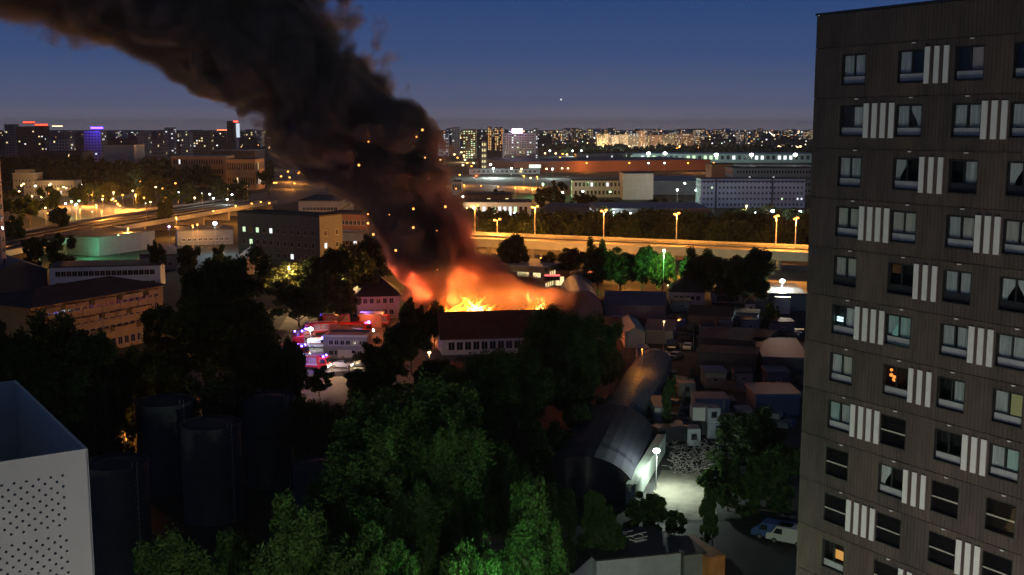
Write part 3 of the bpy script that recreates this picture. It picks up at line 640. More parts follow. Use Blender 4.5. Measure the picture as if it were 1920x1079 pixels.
hall('low dark shed left of the long arched shed among the trees', 'shed', 'storage_shed', (1120,612), (1165,612), 3.2, 8, 'gable', wall='grey', rmat='dark', rh=1.4)
# long arched shed and big dome hangar: axis about 17 degrees right of straight ahead
def along(P0, P1, wd, h, rh, name, label, cat, wallk, roofk):
    d = (P1-P0); Ln = d.length; d.normalize(); n = Vector((d.y, -d.x, 0)); A = P0 - n*wd/2; B = P0 + n*wd/2
    return building(name, label, cat, A, B, Ln, h, wall=wallk, roof='arch', rmat=roofk, rh=rh, over=.15)
M_corr = mat('corrugated_metal', (.2,.19,.18), .6, .45, .9, metal=.25, sx=(.2,6,1), bump=.4)
P0 = Vector((AT(1158,400,170).x,170,0)); P1 = Vector((AT(1232,400,216).x,216,0))
ls = along(P0, P1, 6.6, 2.2, 2.6, 'arched_shed', 'long narrow shed with curved corrugated roof, one side lit orange', 'shed', 'grey', M_corr)
M_tarp = mat('dome_fabric', (.04,.043,.06), .85, .25, .3)
P0 = Vector((AT(1098,400,141).x,141,0)); P1 = Vector((AT(1150,400,168).x,168,0))
dome = along(P0, P1, 13.6, .6, 5.0, 'dome_hangar', 'big dark rounded fabric hangar below the long arched shed', 'hangar', 'dark', M_tarp)
def ribs(t, L, wd, h, rh, st, r, m):
    k = int(L/st)
    for i in range(k+1):
        b = MB(); y = i*L/k
        P = [(wd/2-wd/2*math.cos(math.pi*q/12)*1.04, h+rh*math.sin(math.pi*q/12)+.14) for q in range(13)]
        for q in range(12): b.tube((P[q][0], y, P[q][1]), (P[q+1][0], y, P[q+1][1]), r, n=4, cap=False)
        b.build('roof_rib', m, t)
ribs(ls, 46, 6.6, 2.2, 2.6, 1.6, .07, M_corr)
# container wall
P0 = G(1190, 950); P1 = G(1247, 850); d = (P1-P0); Lc = d.length; 
cw = empty('container_wall', P0, 'long pale green container wall lit by the white floodlight', 'container wall', rz=math.atan2(d.y, d.x))
M_cw = mat('container_green', (.38,.44,.38), .6, .15, 1, tex='wave')
for i in range(4):
    b = MB(); s0, s1 = Lc*i/4+.05, Lc*(i+1)/4-.05; n = int((s1-s0)/.3)
    for j in range(n):
        x = s0+(s1-s0)*j/n; x2 = s0+(s1-s0)*(j+1)/n; xm = (x+x2)/2
        b.hexa([(x,0,.1),(xm,-.06,.1),(x2,0,.1),(xm,.2,.1)], [(x,0,2.8),(xm,-.06,2.8),(x2,0,2.8),(xm,.2,2.8)])
    b.box(s0, s1, .1, 1.2, .1, 2.85); b.box(s0, s1, -.1, .1, 2.8, 2.95); b.build('container', M_cw, cw)
# ---------------------------------------------------------------- storage tanks
M_tank = mat('tank_paint', (.055,.056,.065), .7, .2, .4, bump=.1)
M_troof = mat('tank_roof', (.03,.03,.035), .8, .3, .4)
TK = [(196,884,125,12.5,'dark cylindrical tank half hidden by the perforated rooftop box'), (380,808,116,12,'cylindrical tank with bluish wall in the middle of the tank group'), (492,757,104,12,'cylindrical tank nearest the fire yard'), (291,764,112,12,'cylindrical tank behind the bluish middle one'), (592,884,108,10,'squat dark tank beside the big foreground tree'), (446,742,70,9,'small tank squeezed behind the two right-hand tanks')]
for px, py, wp, ht, lb in TK:
    c = G(px, py, ht); r = wp*c.y/F/2; c.y += r; c.z = 0
    t = empty('storage_tank', c, lb, 'storage tank', 'storage tanks')
    b = MB(); b.tube((0,0,0), (0,0,ht), r, r, 48, cap=False); b.build('tank_shell', M_tank, t, smooth=True)
    b = MB(); n = 32
    for i in range(n):
        a0, a1 = 2*math.pi*i/n, 2*math.pi*(i+1)/n; b.poly([(r*.97*math.cos(a0), r*.97*math.sin(a0), ht-.25), (r*.97*math.cos(a1), r*.97*math.sin(a1), ht-.25), (0,0,ht+.35)])
    b.build('tank_roof', M_troof, t)
    for z in (ht-.05, ht*.66, ht*.33):
        b = MB()
        for i in range(n): 
            a0, a1 = 2*math.pi*i/n, 2*math.pi*(i+1)/n; q = lambda a, rr: (rr*math.cos(a), rr*math.sin(a))
            b.hexa([(*q(a0,r+.09),z-.1),(*q(a1,r+.09),z-.1),(*q(a1,r-.02),z-.1),(*q(a0,r-.02),z-.1)], [(*q(a0,r+.09),z+.08),(*q(a1,r+.09),z+.08),(*q(a1,r-.02),z+.08),(*q(a0,r-.02),z+.08)])
        b.build('ring_beam', M_tank, t)
    b = MB(); lx = r*.8; ly = -r*.62
    for s in (-.25, .25): b.tube((lx+s, ly, 0), (lx+s, ly, ht+.6), .04, n=5)
    for i in range(int(ht/.6)): b.tube((lx-.25, ly, i*.6+.3), (lx+.25, ly, i*.6+.3), .025, n=4)
    b.build('ladder', M_pole, t)
# ---------------------------------------------------------------- site cabins and containers
M_cab = {'w': mat('cabin_white', (.6,.61,.6), .6, .12, .8), 'b': mat('cabin_blue', (.06,.12,.36), .5, .15, .8), 'g': mat('cabin_grey', (.2,.21,.23), .6, .15, .8), 'l': mat('cabin_lightblue', (.38,.42,.46), .6, .12, .8), 'o': mat('container_rust', (.5,.22,.07), .6, .3, .6), 'k': mat('container_dark', (.06,.065,.07), .6, .3, .6)}
def cabin(px0, px1, yb, D, z0, h, dep, m, label, win=1, door=1, rm='g', ang=None, name='site_cabin', cat='site cabin', group='site cabins in the depot'):
    A = AT(px0,400,D); A.z = z0; B = AT(px1,400,D-.0); L = (B-A).to_2d().length
    t = empty(name, A, label, cat, group, 0 if ang is None else ang)
    b = MB(); b.box(.06, L-.06, .06, dep-.06, .1, h-.1)
    n = max(3, int(L/.5))
    for i in range(n): x = .1+(L-.2)*(i+.5)/n; b.box(x-.04, x+.04, .035, .06, .15, h-.15)
    b.build('wall', M_cab[m], t)
    f = MB()
    for x in (0, L-.1):
        for y in (0, dep-.1): f.box(x, x+.1, y, y+.1, 0, h)
    for z in (0, h-.12):
        f.box(.1, L-.1, 0, .1, z, z+.12); f.box(.1, L-.1, dep-.1, dep, z, z+.12); f.box(0, .1, .1, dep-.1, z, z+.12); f.box(L-.1, L, .1, dep-.1, z, z+.12)
    f.build('frame', M_cab[m] if m != 'w' else M_cab['g'], t)
    r = MB(); r.box(-.03, L+.03, -.03, dep+.03, h+.003, h+.06); r.build('roof', M_cab[rm], t)
    if win:
        fme, ps = win_meshes(.85, .9, M_dark); wn = link('window', fme, t, loc=(L*(.3 if door else .5), 0, 1.0)); link('pane', ps[0], wn)
    if door:
        d = MB(); d.box(L*.66, L*.66+.8, .0, .05, .12, 2.1); d.box(L*.66+.65, L*.66+.72, -.05, .0, 1.05, 1.12); d.build('door', M_cab['b'] if door == 2 else M_cab['g'], t)
    return t
cabin(1234,1261,798,178,0,2.7,8,'w','pale container cabin with a long roof, leftmost in the depot cabins',0,1)
cabin(1280,1312,762,196,0,2.5,3,'g','grey cabin behind the rest of the depot cabins',1,0)
cabin(1299,1324,828,165,0,2.6,2.6,'l','cream-grey cabin with one dark window, lower front of the group',1,0)
cabin(1307,1333,792,171,2.2,2.3,2.6,'w','bright white cabin on the raised back row, a lamp glint on it',0,0)
cabin(1308,1332,792,171,0,2.17,2.6,'g','grey cabin carrying the bright white one',0,1)
cabin(1337,1361,800,169,2.4,2.4,2.6,'l','light blue cabin with a window on top of the cabin with the blue door',1,0)
cabin(1337,1361,830,169,0,2.37,2.6,'l','light cabin with a bright blue door at ground level',0,2)
cabin(1275,1291,828,168,0,2.4,3,'w','narrow white cabin beside the dark truck',1,0)
cabin(1363,1392,830,172,0,2.5,3,'g','dim grey cabin at the right end of the depot cabins',1,1)
cabin(1313,1378,735,180,0,3.6,5,'l','wide light blue-grey cabin block behind the depot cabins',0,0)
cabin(1395,1425,760,176,0,2.5,4,'g','dark grey cabin between the blue shed and the cabins',0,1)
cabin(1360,1392,800,183,0,2.5,4,'k','almost black container in the depot back row',0,0,rm='k')
# bottom row of garages and containers
def block(P, z1, m, rm, name, cat, label, ang, L, dep, z0=0):
    t = empty(name, P, label, cat, None, ang)
    b = MB(); b.box(0, L, 0, dep, 0, z1); b.build('wall', m, t)
    r = MB(); r.box(-.12, L+.12, -.12, dep+.12, z1+.003, z1+.16); r.build('roof', rm, t); return t
a1 = math.radians(-26)
g1 = block(G(962,1100,0), 2.7, M_cab['l'], ROOF['dark'], 'garage_row', 'garage', 'dark-roofed garage at the bottom edge beside the bright green leaves', a1, 6.8, 7)
for i in range(2): b = MB(); b.box(.4+i*3.2, 3.0+i*3.2, -.06, -.004, .05, 2.3); b.build('garage_door', M_cab['g'], g1)
g2 = block(G(1118,1100,0), 2.8, M_cab['l'], ROOF['dark'], 'garage_row', 'garage', 'wide black-roofed garage row with pale planks on top at the bottom edge', math.radians(14), 9.5, 8)
for i in range(3): b = MB(); b.box(.4+i*3.05, 3.0+i*3.05, -.06, -.004, .05, 2.4); b.build('garage_door', M_cab['l'], g2)
for i in range(14):
    b = MB(); x = R.uniform(3.5,8.3); y = R.uniform(3.5,7.6); a = .45 if i % 3 else 2.0; l = R.uniform(.8,2.2)
    b.tube((x,y,3.02),(x+l*math.cos(a),y+l*math.sin(a)*.5,3.02+.04), .06, n=4); b.build('plank', M_fin, g2)
block(G(1282,1085,0), 2.6, M_cab['g'], ROOF['dark'], 'storage_box', 'storage box', 'grey box with a dark door gap right of the black-roofed garages', math.radians(14), 2.4, 5)
oc = cabin(1345,1385,1062,114,0,2.5,6.5,'o','orange-lit rusty shipping container beside the bottom garages',0,0,rm='o',ang=math.radians(24),name='shipping_container',cat='shipping container',group=None)
M_barrel = mat('barrel_metal', (.35,.36,.4), .35, .2, 2, metal=.6)
t = empty('water_tank', G(1318,1075,0)+Vector((0,0,0)), 'round silver water tank between the garages and the orange container', 'water tank')
b = MB(); b.tube((0,0,0),(0,0,1.7), .95, .95, 18, cap=False); b.build('tank_body', M_barrel, t, smooth=True); b = MB(); b.tube((0,0,1.7),(0,0,2.0), .95, .3, 18); b.build('lid', M_barrel, t)
# ---------------------------------------------------------------- depot clutter: crates, pallets, small huts, fences
M_crate = [mat('crate_wood', (.16,.12,.08), .8, .3, 2), mat('crate_grey', (.14,.15,.16), .7, .3, 2), mat('crate_blue', (.05,.08,.16), .6, .3, 2), mat('crate_pale', (.34,.35,.35), .7, .2, 2)]
CL = sorted([(R.uniform(1225,1500), R.uniform(600,800)) for _ in range(70)] + [(R.uniform(1130,1330), R.uniform(585,640)) for _ in range(22)])
for i, (px, py) in enumerate(CL):
    p = G(px, py); t = empty('crate_stack', p, '%s small stack of crates from the left in the depot yard' % ordn(i), 'crate stack', 'crate stacks in the depot yard', R.uniform(0,3))
    for q in range(R.choice([1,1,2,3])):
        b = MB(); w_ = R.uniform(.6,1.5); d_ = R.uniform(.6,1.5); h_ = R.uniform(.5,1.1); x, y = R.uniform(-1.3,1.3), R.uniform(-1.3,1.3)
        b.box(x-w_, x+w_, y-d_, y+d_, .12, .12+h_)
        for e in (-.8, 0, .8): b.box(x-w_, x+w_, y+e*d_-.06, y+e*d_+.06, 0, .118)
        for e in (-w_, 0, w_): b.box(x+e-.05, x+e+.05, y-d_-.03, y-d_-.002, .12, .12+h_)
        b.build('crate', M_crate[R.choice([0,0,1,1,2,3])], t)
def fence(pa, pb, label, n, h=2.2, m=None):
    A = G(*pa); B = G(*pb); t = empty('fence', A, label, 'fence', None, math.atan2((B-A).y, (B-A).x)); L = (B-A).length
    for i in range(n+1):
        b = MB(); b.tube((L*i/n,0,0),(L*i/n,0,h), .05, n=5); b.build('post', M_pole, t)
        if i < n: b = MB(); b.box(L*i/n+.06, L*(i+1)/n-.06, -.02, .02, .15, h-.1); b.build('fence_panel', m or M_crate[1], t)
fence((1298,700),(1262,830),'grey panel fence along the depot lane',9)
fence((1300,600),(1300,655),'dark panel fence behind the brownish shed',6)
fence((760,700),(560,712),'low panel fence at the near edge of the forecourt',9,1.2)
def hut(px, yt, px1, h, dep, wall, rm, label, roof='slab'):
    tpx('storage_hut', label, 'hut', (px,yt), (px1,yt), h, dep, wall=wall, roof=roof, rmat=rm, rh=.8, over=.2, wins=(1,1,.8,.8,1.1,2))
for a in ((1196,656,1216,2.8,4,'grey','metal','small grey hut left of the depot lane'),(1316,612,1342,2.8,4,'grey','dark','small hut behind the middle depot hall, left of two'),(1352,606,1374,3,4,'slate','blue','small hut behind the middle depot hall, right of two'),(1390,602,1424,2.8,5,'grey','metal','low hut near the orange-lit scrap'),(1448,606,1490,2.8,5,'slate','dark','dark hut before the container store'),
          (1215,566,1240,2.8,5,'pale','dark','pale hut at the end of the long blue-roofed shed'),(1262,566,1296,2.6,5,'grey','rust','rust-roofed hut below the plum-roofed house'),(1150,600,1178,2.6,4,'grey','metal','grey hut beside the trees right of the hangar'),(1380,700,1412,2.6,4,'grey','dark','dark hut above the depot cabins'),(1440,700,1480,2.8,5,'slate','metal','metal-roofed hut behind the blue shed'),(1322,700,1362,2.8,5,'grey','metal','pale metal-roofed hut behind the cabin group'),(1400,570,1416,2.6,4,'white','dark','little white hut beside the grey depot hall')):
    hut(*a)
# ---------------------------------------------------------------- scrap heap: many pieces nobody could count
b = MB()
for i in range(520):
    p = G(R.uniform(1255,1372), R.uniform(838,893)); q = Vector((R.gauss(0,1), R.gauss(0,1), R.uniform(0,.7))).normalized()*R.uniform(.3,1.4); p.z = R.uniform(.05,.9)
    b.tube(p, p+q, R.uniform(.02,.06), n=4)
b.build('scrap_heap', mat('scrap_metal', (.32,.3,.27), .5, .4, 1.5, metal=.4), kind='stuff', label='heap of pale scrap metal and beams behind the lit gravel lot', cat='scrap heap')
# ---------------------------------------------------------------- vehicles
TYRE = mat('tyre_rubber', (.02,.02,.02), .8); RIM = mat('rim_metal', (.4,.4,.42), .35, metal=.8); VG = mat('vehicle_glass', (.02,.025,.03), .08)
HLW = emat('headlight_white', (1,.9,.75), 14); TLR = emat('tail_light_red', (1,.05,.02), 5); BLUEB = emat('beacon_blue', (.12,.08,1), 40)
def wheels(t, xs, y, r):
    for x in xs:
        for s in (-1, 1):
            b = MB(); b.tube((x, s*y, r), (x, s*(y-.22), r), r, n=14); wv = b.build('wheel', TYRE, t)
            b = MB(); b.tube((x, s*(y+.012), r), (x, s*(y-.02), r), r*.58, n=10); b.build('rim', RIM, wv)
CARP = [(-2.2,.35),(-2.25,.75),(-2.1,.95),(-1.75,1.0),(-1.25,1.42),(.35,1.45),(1.05,1.0),(1.95,.88),(2.2,.65),(2.2,.35)]
def car_meshes(mats_, L=1.0, hh=1.0, van=False):
    prof = [(x*L, z*hh) for x, z in (CARP if not van else [(-2.4,.35),(-2.45,1.9),(-2.35,2.05),(1.2,2.05),(1.75,1.25),(2.35,1.05),(2.45,.4)])]
    n = len(prof); b = MB(); wd = .88 if not van else .98
    lay = []
    for s, k in ((-1, 1), (-1, .0), (1, .0), (1, 1)):
        pass
    def ring(y, inset): return [(x*(1-.0*inset), y*(1 - (.16 if z > 1.0*hh else 0)*(1 if not van else .25)), z) for x, z in prof]
    a = ring(-wd, 0); c = ring(wd, 0); b.v += a + c
    for i in range(n-1): b.f.append((i, i+1, n+i+1, n+i)[::-1]); b.m.append(0)
    b.f.append((n-1, 0, n, 2*n-1)[::-1]); b.m.append(0); b.f.append(tuple(range(n))); b.m.append(0); b.f.append(tuple(reversed(range(n, 2*n)))); b.m.append(0)
    g = MB()
    if not van:
        for s in (-1, 1):
            y = s*wd*.845; y2 = s*wd*.94; q = [(-1.5*L,y2,1.02*hh),(.85*L,y2,1.02*hh),(.3*L,y,1.38*hh),(-1.2*L,y,1.36*hh)]; g.poly([(x, yy+s*.02, z) for x, yy, z in q])
        g.poly([(.45*L,-.68,1.43*hh),(.45*L,.68,1.43*hh),(1.0*L,.74,1.05*hh),(1.0*L,-.74,1.05*hh)]); g.poly([(-1.32*L,-.68,1.40*hh),(-1.32*L,.68,1.40*hh),(-1.75*L,.74,1.04*hh),(-1.75*L,-.74,1.04*hh)])
        g.v = [(x + (.03 if x > .4*L else 0), y, z+.015) for x, y, z in g.v]
    else:
        g.poly([(1.25,-.8,1.98),(1.25,.8,1.98),(1.77,.85,1.3),(1.77,-.85,1.3)]); g.v = [(x+.04,y,z+.02) for x,y,z in g.v]
        for s in (-1, 1): g.poly([(.5,s*.985,1.2),(1.55,s*.985,1.2),(1.2,s*.96,1.85),(.5,s*.96,1.85)])
    return b, g
PAINT = {k: mat('paint_'+k, c, .3, .05, 1) for k, c in (('white', (.6,.6,.6)), ('silver', (.35,.36,.38)), ('dark', (.03,.03,.035)), ('red', (.3,.03,.02)), ('blue', (.05,.1,.3)))}
carproto = {}
def car(p, rz, paint, label, van=False, lights=False, group='parked cars', name='parked_car', cat='car'):
    t = empty(name, p, label, cat if not van else 'van', group, rz)
    b, g = car_meshes(None, van=van); b.build('body', PAINT[paint], t); g.build('glass', VG, t)
    wheels(t, (-1.35, 1.4), .9 if not van else 1.0, .33)
    for s in (-1, 1):
        h = MB(); h.box(2.14 if not van else 2.38, 2.23 if not van else 2.47, s*.62-.16, s*.62+.16, .62, .78); h.build('headlight', HLW if lights else mat('headlight_off', (.5,.5,.5), .2), t)
    return t
def fire_truck(p, rz, label, lights=True, ladder=True):
    t = empty('fire_truck', p, label, 'fire truck', 'fire engines at the scene', rz)
    red = mat('fire_truck_red', (.5,.03,.02), .3, .06, 1); wh = PAINT['white']
    b = MB(); b.hexa([(1.9,-1.2,.5),(3.9,-1.2,.5),(3.9,1.2,.5),(1.9,1.2,.5)], [(1.9,-1.15,2.75),(3.55,-1.15,2.75),(3.55,1.15,2.75),(1.9,1.15,2.75)]); b.build('cab', red, t)
    b = MB(); b.box(-4, 1.8, -1.23, 1.23, .75, 2.9); b.build('body', red, t)
    b = MB(); b.box(-4.02, 1.82, -1.25, 1.25, 1.15, 1.45); b.build('stripe', wh, t)
    b = MB(); b.box(-4, 3.9, -.9, .9, .45, .74); b.build('chassis', PAINT['dark'], t)
    for i in range(3):
        for s in (-1, 1): b = MB(); b.box(-3.8+i*1.9, -2.1+i*1.9, s*1.245-.012, s*1.245+.012, 1.5, 2.7); b.build('locker_shutter', RIM, t)
    b = MB(); b.poly([(3.87,-1.02,1.6),(3.87,1.02,1.6),(3.64,1.0,2.5),(3.64,-1.0,2.5)])
    for s in (-1, 1): b.poly([(2.3,s*1.21,1.55),(3.5,s*1.21,1.55),(3.35,s*1.19,2.4),(2.3,s*1.19,2.4)])
    b.build('glass', VG, t)
    wheels(t, (-2.7, -1.5, 2.9), 1.22, .52)
    for s in (-1, 1):
        b = MB(); b.ball((3.95, s*.85, .95), .2, 8); b.build('headlight', HLW if lights else RIM, t)
        b = MB(); b.tube((3.0, s*.8, 2.76), (3.0, s*.8, 3.02), .16, n=8); b.build('beacon', BLUEB if lights else PAINT['blue'], t)
    b = MB(); b.box(2.9, 3.1, -.6, .6, 2.76, 2.9); b.build('light_bar', PAINT['dark'], t)
    if ladder:
        b = MB()
        for s in (-.3, .3): b.box(-4.2, 2.6, s-.05, s+.05, 3.05, 3.17)
        for i in range(16): b.box(-4.1+i*.42, -4.04+i*.42, -.25, .25, 3.08, 3.14)
        b.build('ladder', RIM, t)
    return t
ft = fire_truck(G(583,693), math.radians(-12), 'fire truck with white headlights and violet beacons, nearest the lit forecourt')
plight((4.6, 0, 1.1), 160, (1,.85,.65), .2, ft, 'headlight_beam'); plight((3, -2, 3.6), 500, (.25,.1,1), .2, ft, 'beacon_and_fill_light'); plight((-3.5,-2.2, 3.2), 260, (.7,.8,1), .2, ft, 'side_light')
f2 = fire_truck(G(648,640), math.radians(160), 'fire truck glowing red in front of the hipped-roof house')
f3 = fire_truck(G(560,650), math.radians(100), 'fire truck end-on behind the violet-lit truck')
plight((4.6,0,1.6), 150, (1,.95,.9), .2, f3, 'headlight_beam')
f4 = fire_truck(G(600,628), math.radians(200), 'fire truck farthest from the forecourt, partly under the trees', lights=False)
f5 = fire_truck(G(700,612), math.radians(170), 'fire truck tight against the pink kiosk', lights=True)
f6 = fire_truck(G(528,715), math.radians(70), 'fire truck at the left end with intense violet beacons, half behind dark trees')
plight((3, 2.5, 3.6), 900, (.22,.08,1), .2, f6, 'beacon_and_fill_light'); plight((0,-3,3.4), 500, (.3,.15,1), .2, f6, 'beacon_and_fill_light')
plight((2,0,4.2), 250, (.5,.2,1), .2, f5, 'beacon_and_fill_light')
for i, (px, py, a, pt, v, lb) in enumerate([(641,690,-8,'silver',False,'silver car with one headlight on, first right of the violet-lit truck'),(672,688,176,'dark',False,'dark car in the forecourt row beside the silver one'),(700,690,4,'dark',False,'dark car with a glinting roof, third in the forecourt row'),(716,684,170,'silver',False,'silver car at the right end of the forecourt row'),(655,672,10,'white',True,'white van between the site office and the forecourt row'),(548,712,190,'white',False,'white police car with a blue bar beside the violet beacons'),
        (1262,655,70,'dark',False,'dark car in the depot lane under the orange-lit roof'),(1268,672,60,'silver',False,'silver car in the depot lane, second below the lit roof'),(1290,655,75,'white',False,'white car standing alone in the depot lane'),(1278,615,80,'blue',True,'bluish van with lights beside the orange-lit corrugated roof'),(1187,795,100,'white',False,'white car at the foot of the long arched shed'),(1450,1010,150,'blue',True,'blue van with pale roof near the tower foot, left one'),(1478,1018,150,'white',True,'white-roofed van near the tower foot, right one'),(1140,515,20,'white',False,'white car parked beneath the tree beside the pavilion'),(1110,535,15,'white',True,'white van parked left of the brown tree'),
        (372,912,30,'silver',False,'dim silver car between the tanks and the dark shrubs'),(640,795,50,'silver',False,'silver car glinting between the forecourt and the big tree')]):
    c_ = car(G(px, py), math.radians(a), pt, lb, v, lights=(i in (0,9)))
plight((3,0,.9), 150, (1,.8,.5), .2, bpy.data.objects['parked_car'], 'headlight_beam')
# more engines and ambulances
def ambulance(p, rz, label):
    t = car(p, rz, 'white', label, True, True, group='ambulances at the scene', name='ambulance', cat='ambulance')
    b = MB(); b.box(-2.2, 1.5, -1.0, -.985, .95, 1.15); b.box(-2.2, 1.5, .985, 1.0, .95, 1.15); b.build('stripe', PAINT['red'], t)
    b = MB(); b.box(.6, .85, -.7, .7, 2.06, 2.22); b.build('beacon', BLUEB, t)
    return t
f7 = fire_truck(G(625,612), math.radians(185), 'fire truck side-on under the trees left of the tan-roofed stall')
f8 = fire_truck(G(668,628), math.radians(10), 'fire truck squeezed between the stall and the white site office', ladder=False)
f9 = fire_truck(G(545,672), math.radians(-15), 'fire truck directly behind the violet-lit one', ladder=False)
ambulance(G(598,652), math.radians(5), 'white ambulance with a blue beacon between the trucks and the site office')
ambulance(G(573,635), math.radians(60), 'white ambulance left of the dazzling work light')
ambulance(G(652,655), math.radians(175), 'white ambulance tucked under the left end of the site office')
for p_, pw_, c_ in ((G(650,634), 500, (1,.12,.04)), (G(600,640), 350, (1,.1,.04)), (G(560,660), 500, (.3,.12,1)), (G(690,618), 500, (1,.16,.05)), (G(630,620), 500, (1,.35,.1)), (G(720,612), 500, (1,.2,.05)), (G(640,706), 1500, (1,.6,.25)), (G(600,722), 900, (1,.62,.3))):
    plight(p_+Vector((0,0,4)), pw_, c_, .2, name='beacon_and_fill_light')  # lights added over the yard: red and violet tints, warm forecourt fill
# dark lorry beside the cabins
lo_ = car(G(1262,832), math.radians(20), 'dark', 'dark lorry parked by the white floodlight', True, name='parked_lorry', cat='lorry', group=None); lo_.scale = (1.35,1.25,1.45)
# people: firefighters in the yard (few pixels tall)
def person(p, rz, jacket, label, lean=0.0):
    me = bpy.data.meshes.new('person'); 
    J = [(0,0,.95),(0,0,1.2),(0,0,1.45),(0,0,1.56),(0,.02,1.72), (-.19,0,1.42),(-.27,.05,1.15),(-.24,.22,.98),(.19,0,1.42),(.27,-.02,1.15),(.25,.12,.92), (-.1,0,.88),(-.12,.05,.5),(-.12,-.02,.08),(-.12,.12,.04),(.1,0,.88),(.13,-.06,.5),(.14,-.16,.08),(.14,-.02,.04)]
    E_ = [(0,1),(1,2),(2,3),(3,4),(2,5),(5,6),(6,7),(2,8),(8,9),(9,10),(0,11),(11,12),(12,13),(13,14),(0,15),(15,16),(16,17),(17,18)]
    rad = [.16,.17,.17,.065,.11,.08,.06,.045,.08,.06,.045,.11,.075,.05,.045,.11,.075,.05,.045]
    me.from_pydata(J, E_, []); me.update(); o = bpy.data.objects.new('person', me); col.objects.link(o); o.location = p; o.rotation_euler[2] = rz
    me.materials.append(mat('jacket_'+jacket, {'dark': (.06,.05,.04), 'tan': (.3,.2,.1)}[jacket], .8))
    md = o.modifiers.new('skin', 'SKIN'); o.modifiers.new('sub', 'SUBSURF').render_levels = 1; o.modifiers['sub'].levels = 1
    for i, v in enumerate(me.skin_vertices[0].data): v.radius = (rad[i], rad[i]*(.7 if i < 3 else 1)); v.use_root = (i == 0)
    tag(o, label, 'person', 'firefighters in the yard')
    h = MB(); h.ball((0,.02,1.8), .14, 10, sz=.6); h.build('helmet', PAINT['white'], o, smooth=True)
    return o
for i, (px, py, a) in enumerate(((612,700,0),(622,698,2),(655,700,4),(690,655,1),(572,668,3))):
    person(G(px, py), a, 'tan' if i % 2 else 'dark', ['firefighter in a dark jacket just right of the violet-lit truck','firefighter in a tan jacket standing before the silver car','firefighter in a dark jacket on the lit forecourt','firefighter in a tan jacket behind the parked cars','firefighter in a dark jacket between the trucks'][i])
# ---------------------------------------------------------------- far city
S = dict(single=False, over=.2)
def far(label, px0, px1, yt, D, wall, dep=18, rows=8, cols=6, lit=.25, cat='tower block', name='tower_block', litset=(0,1,2), roof='flat', rmat='dark', D1=None, group=None):
    A = AT(px0,400,D); B = AT(px1,400,D1 or D); h = AT(px0, yt, D).z; L = (B-A).to_2d().length
    if rows: wins = (cols, rows, L/cols*.5, h/rows*.45, h/rows*.35, h/rows*.96, L*.04)
    else: wins = None
    return building(name, label, cat, (A.x, A.y), (B.x, B.y), dep, h, wall=wall, roof=roof, rmat=rmat, wins=wins, lit=lit, litset=litset, single=False, group=group)
far('white slab tower with a glowing pink-white sign on its roof', 942, 1004, 250, 1330, 'white', 20, 14, 12, .12, litset=(1,4))
far('pale tower block second left of the pink-signed tower', 848, 863, 239, 1900, 'pale', 16, 14, 3, .1)
far('grey tower block just right of the smoke column', 797, 812, 240, 1900, 'grey', 16, 14, 3, .15)
far('dark tower block in the pair right of the smoke column', 812, 820, 238, 2100, 'dark', 16, 14, 2, .1)
far('bluish tower block fourth right of the smoke column', 822, 842, 250, 1850, 'bluewhite', 16, 12, 4, .3, litset=(1,))
far('tower block with yellow-green lit windows left of the pink-signed tower', 868, 893, 243, 1700, 'cream', 18, 14, 5, .6, litset=(2,4))
far('slim tower block with orange lit edges', 915, 922, 238, 2300, 'brown', 14, 14, 2, .8, litset=(3,0))
far('second slim tower block with orange lit edges', 928, 935, 239, 2300, 'brown', 14, 14, 2, .7, litset=(0,3))
far('third slim tower block with orange lit top', 937, 943, 239, 2250, 'dark', 14, 14, 2, .5, litset=(3,))
far('narrow tower block with a bright white top right of the pink sign', 1000, 1008, 241, 1500, 'pale', 12, 16, 2, .4, litset=(1,))
far('low white T-shaped block glowing yellow left of the pink-signed tower', 903, 912, 265, 1250, 'cream', 10, 5, 2, 1.0, 'block', 'low_block', litset=(2,))
rowb = [(1118,1140,250,'cream',.55),(1140,1158,254,'pale',.2),(1158,1176,253,'pale',.2),(1176,1196,253,'grey',.25),(1196,1208,246,'pink',.2),(1206,1216,255,'cream',.45),(1216,1240,254,'pink',.2),(1240,1262,252,'pale',.25),(1262,1299,251,'pink',.3)]
for i, (a, b_, y, c, l) in enumerate(rowb): far('%s lit block from the left in the long pale slab row on the skyline' % ordn(i), a, b_-.6, y, 2300+i*12, c, 20, 11, max(4, (b_-a)//3), l, litset=(0,1,2), group='pale slab row on the skyline')
# left skyline
far('dark slab with a row of red sign lights on its roof', 40, 92, 238, 1750, 'dark', 20, 12, 9, .06)
far('grey tower left of the red-lit slab', 18, 36, 234, 1800, 'grey', 18, 12, 3, .1)
far('round-fronted grey tower crowned with a violet light band', 165, 196, 246, 1350, 'grey', 22, 12, 5, .04, litset=(1,))
far('windowless pale hall right of the violet-crowned tower', 201, 257, 272, 1050, 'pale', 30, 0, 0, 0, 'hall', 'hall')
far('slim dark tower with a bright white edge and red top beside the smoke', 431, 443, 228, 1900, 'dark', 16, 10, 2, .03)
far('narrow white strip tower behind the slim dark one', 443.5, 450, 234, 1960, 'white', 10, 0, 0, 0)
far('pale wide block with warm roof lights left of the violet tower', 100, 135, 262, 1400, 'pale', 20, 8, 6, .08)
far('grey block between the red-lit slab and the violet tower', 118, 140, 250, 1900, 'grey', 20, 9, 4, .1)
far('pale pair block right of the windowless hall', 265, 285, 247, 1900, 'pale', 16, 10, 4, .1)
far('white-edged tower standing left of the slim dark one', 315, 332, 240, 2000, 'pale', 16, 12, 3, .2, litset=(1,))
far('long grey block on the left skyline below the white-edged tower', 290, 312, 262, 1500, 'grey', 20, 6, 6, .05)
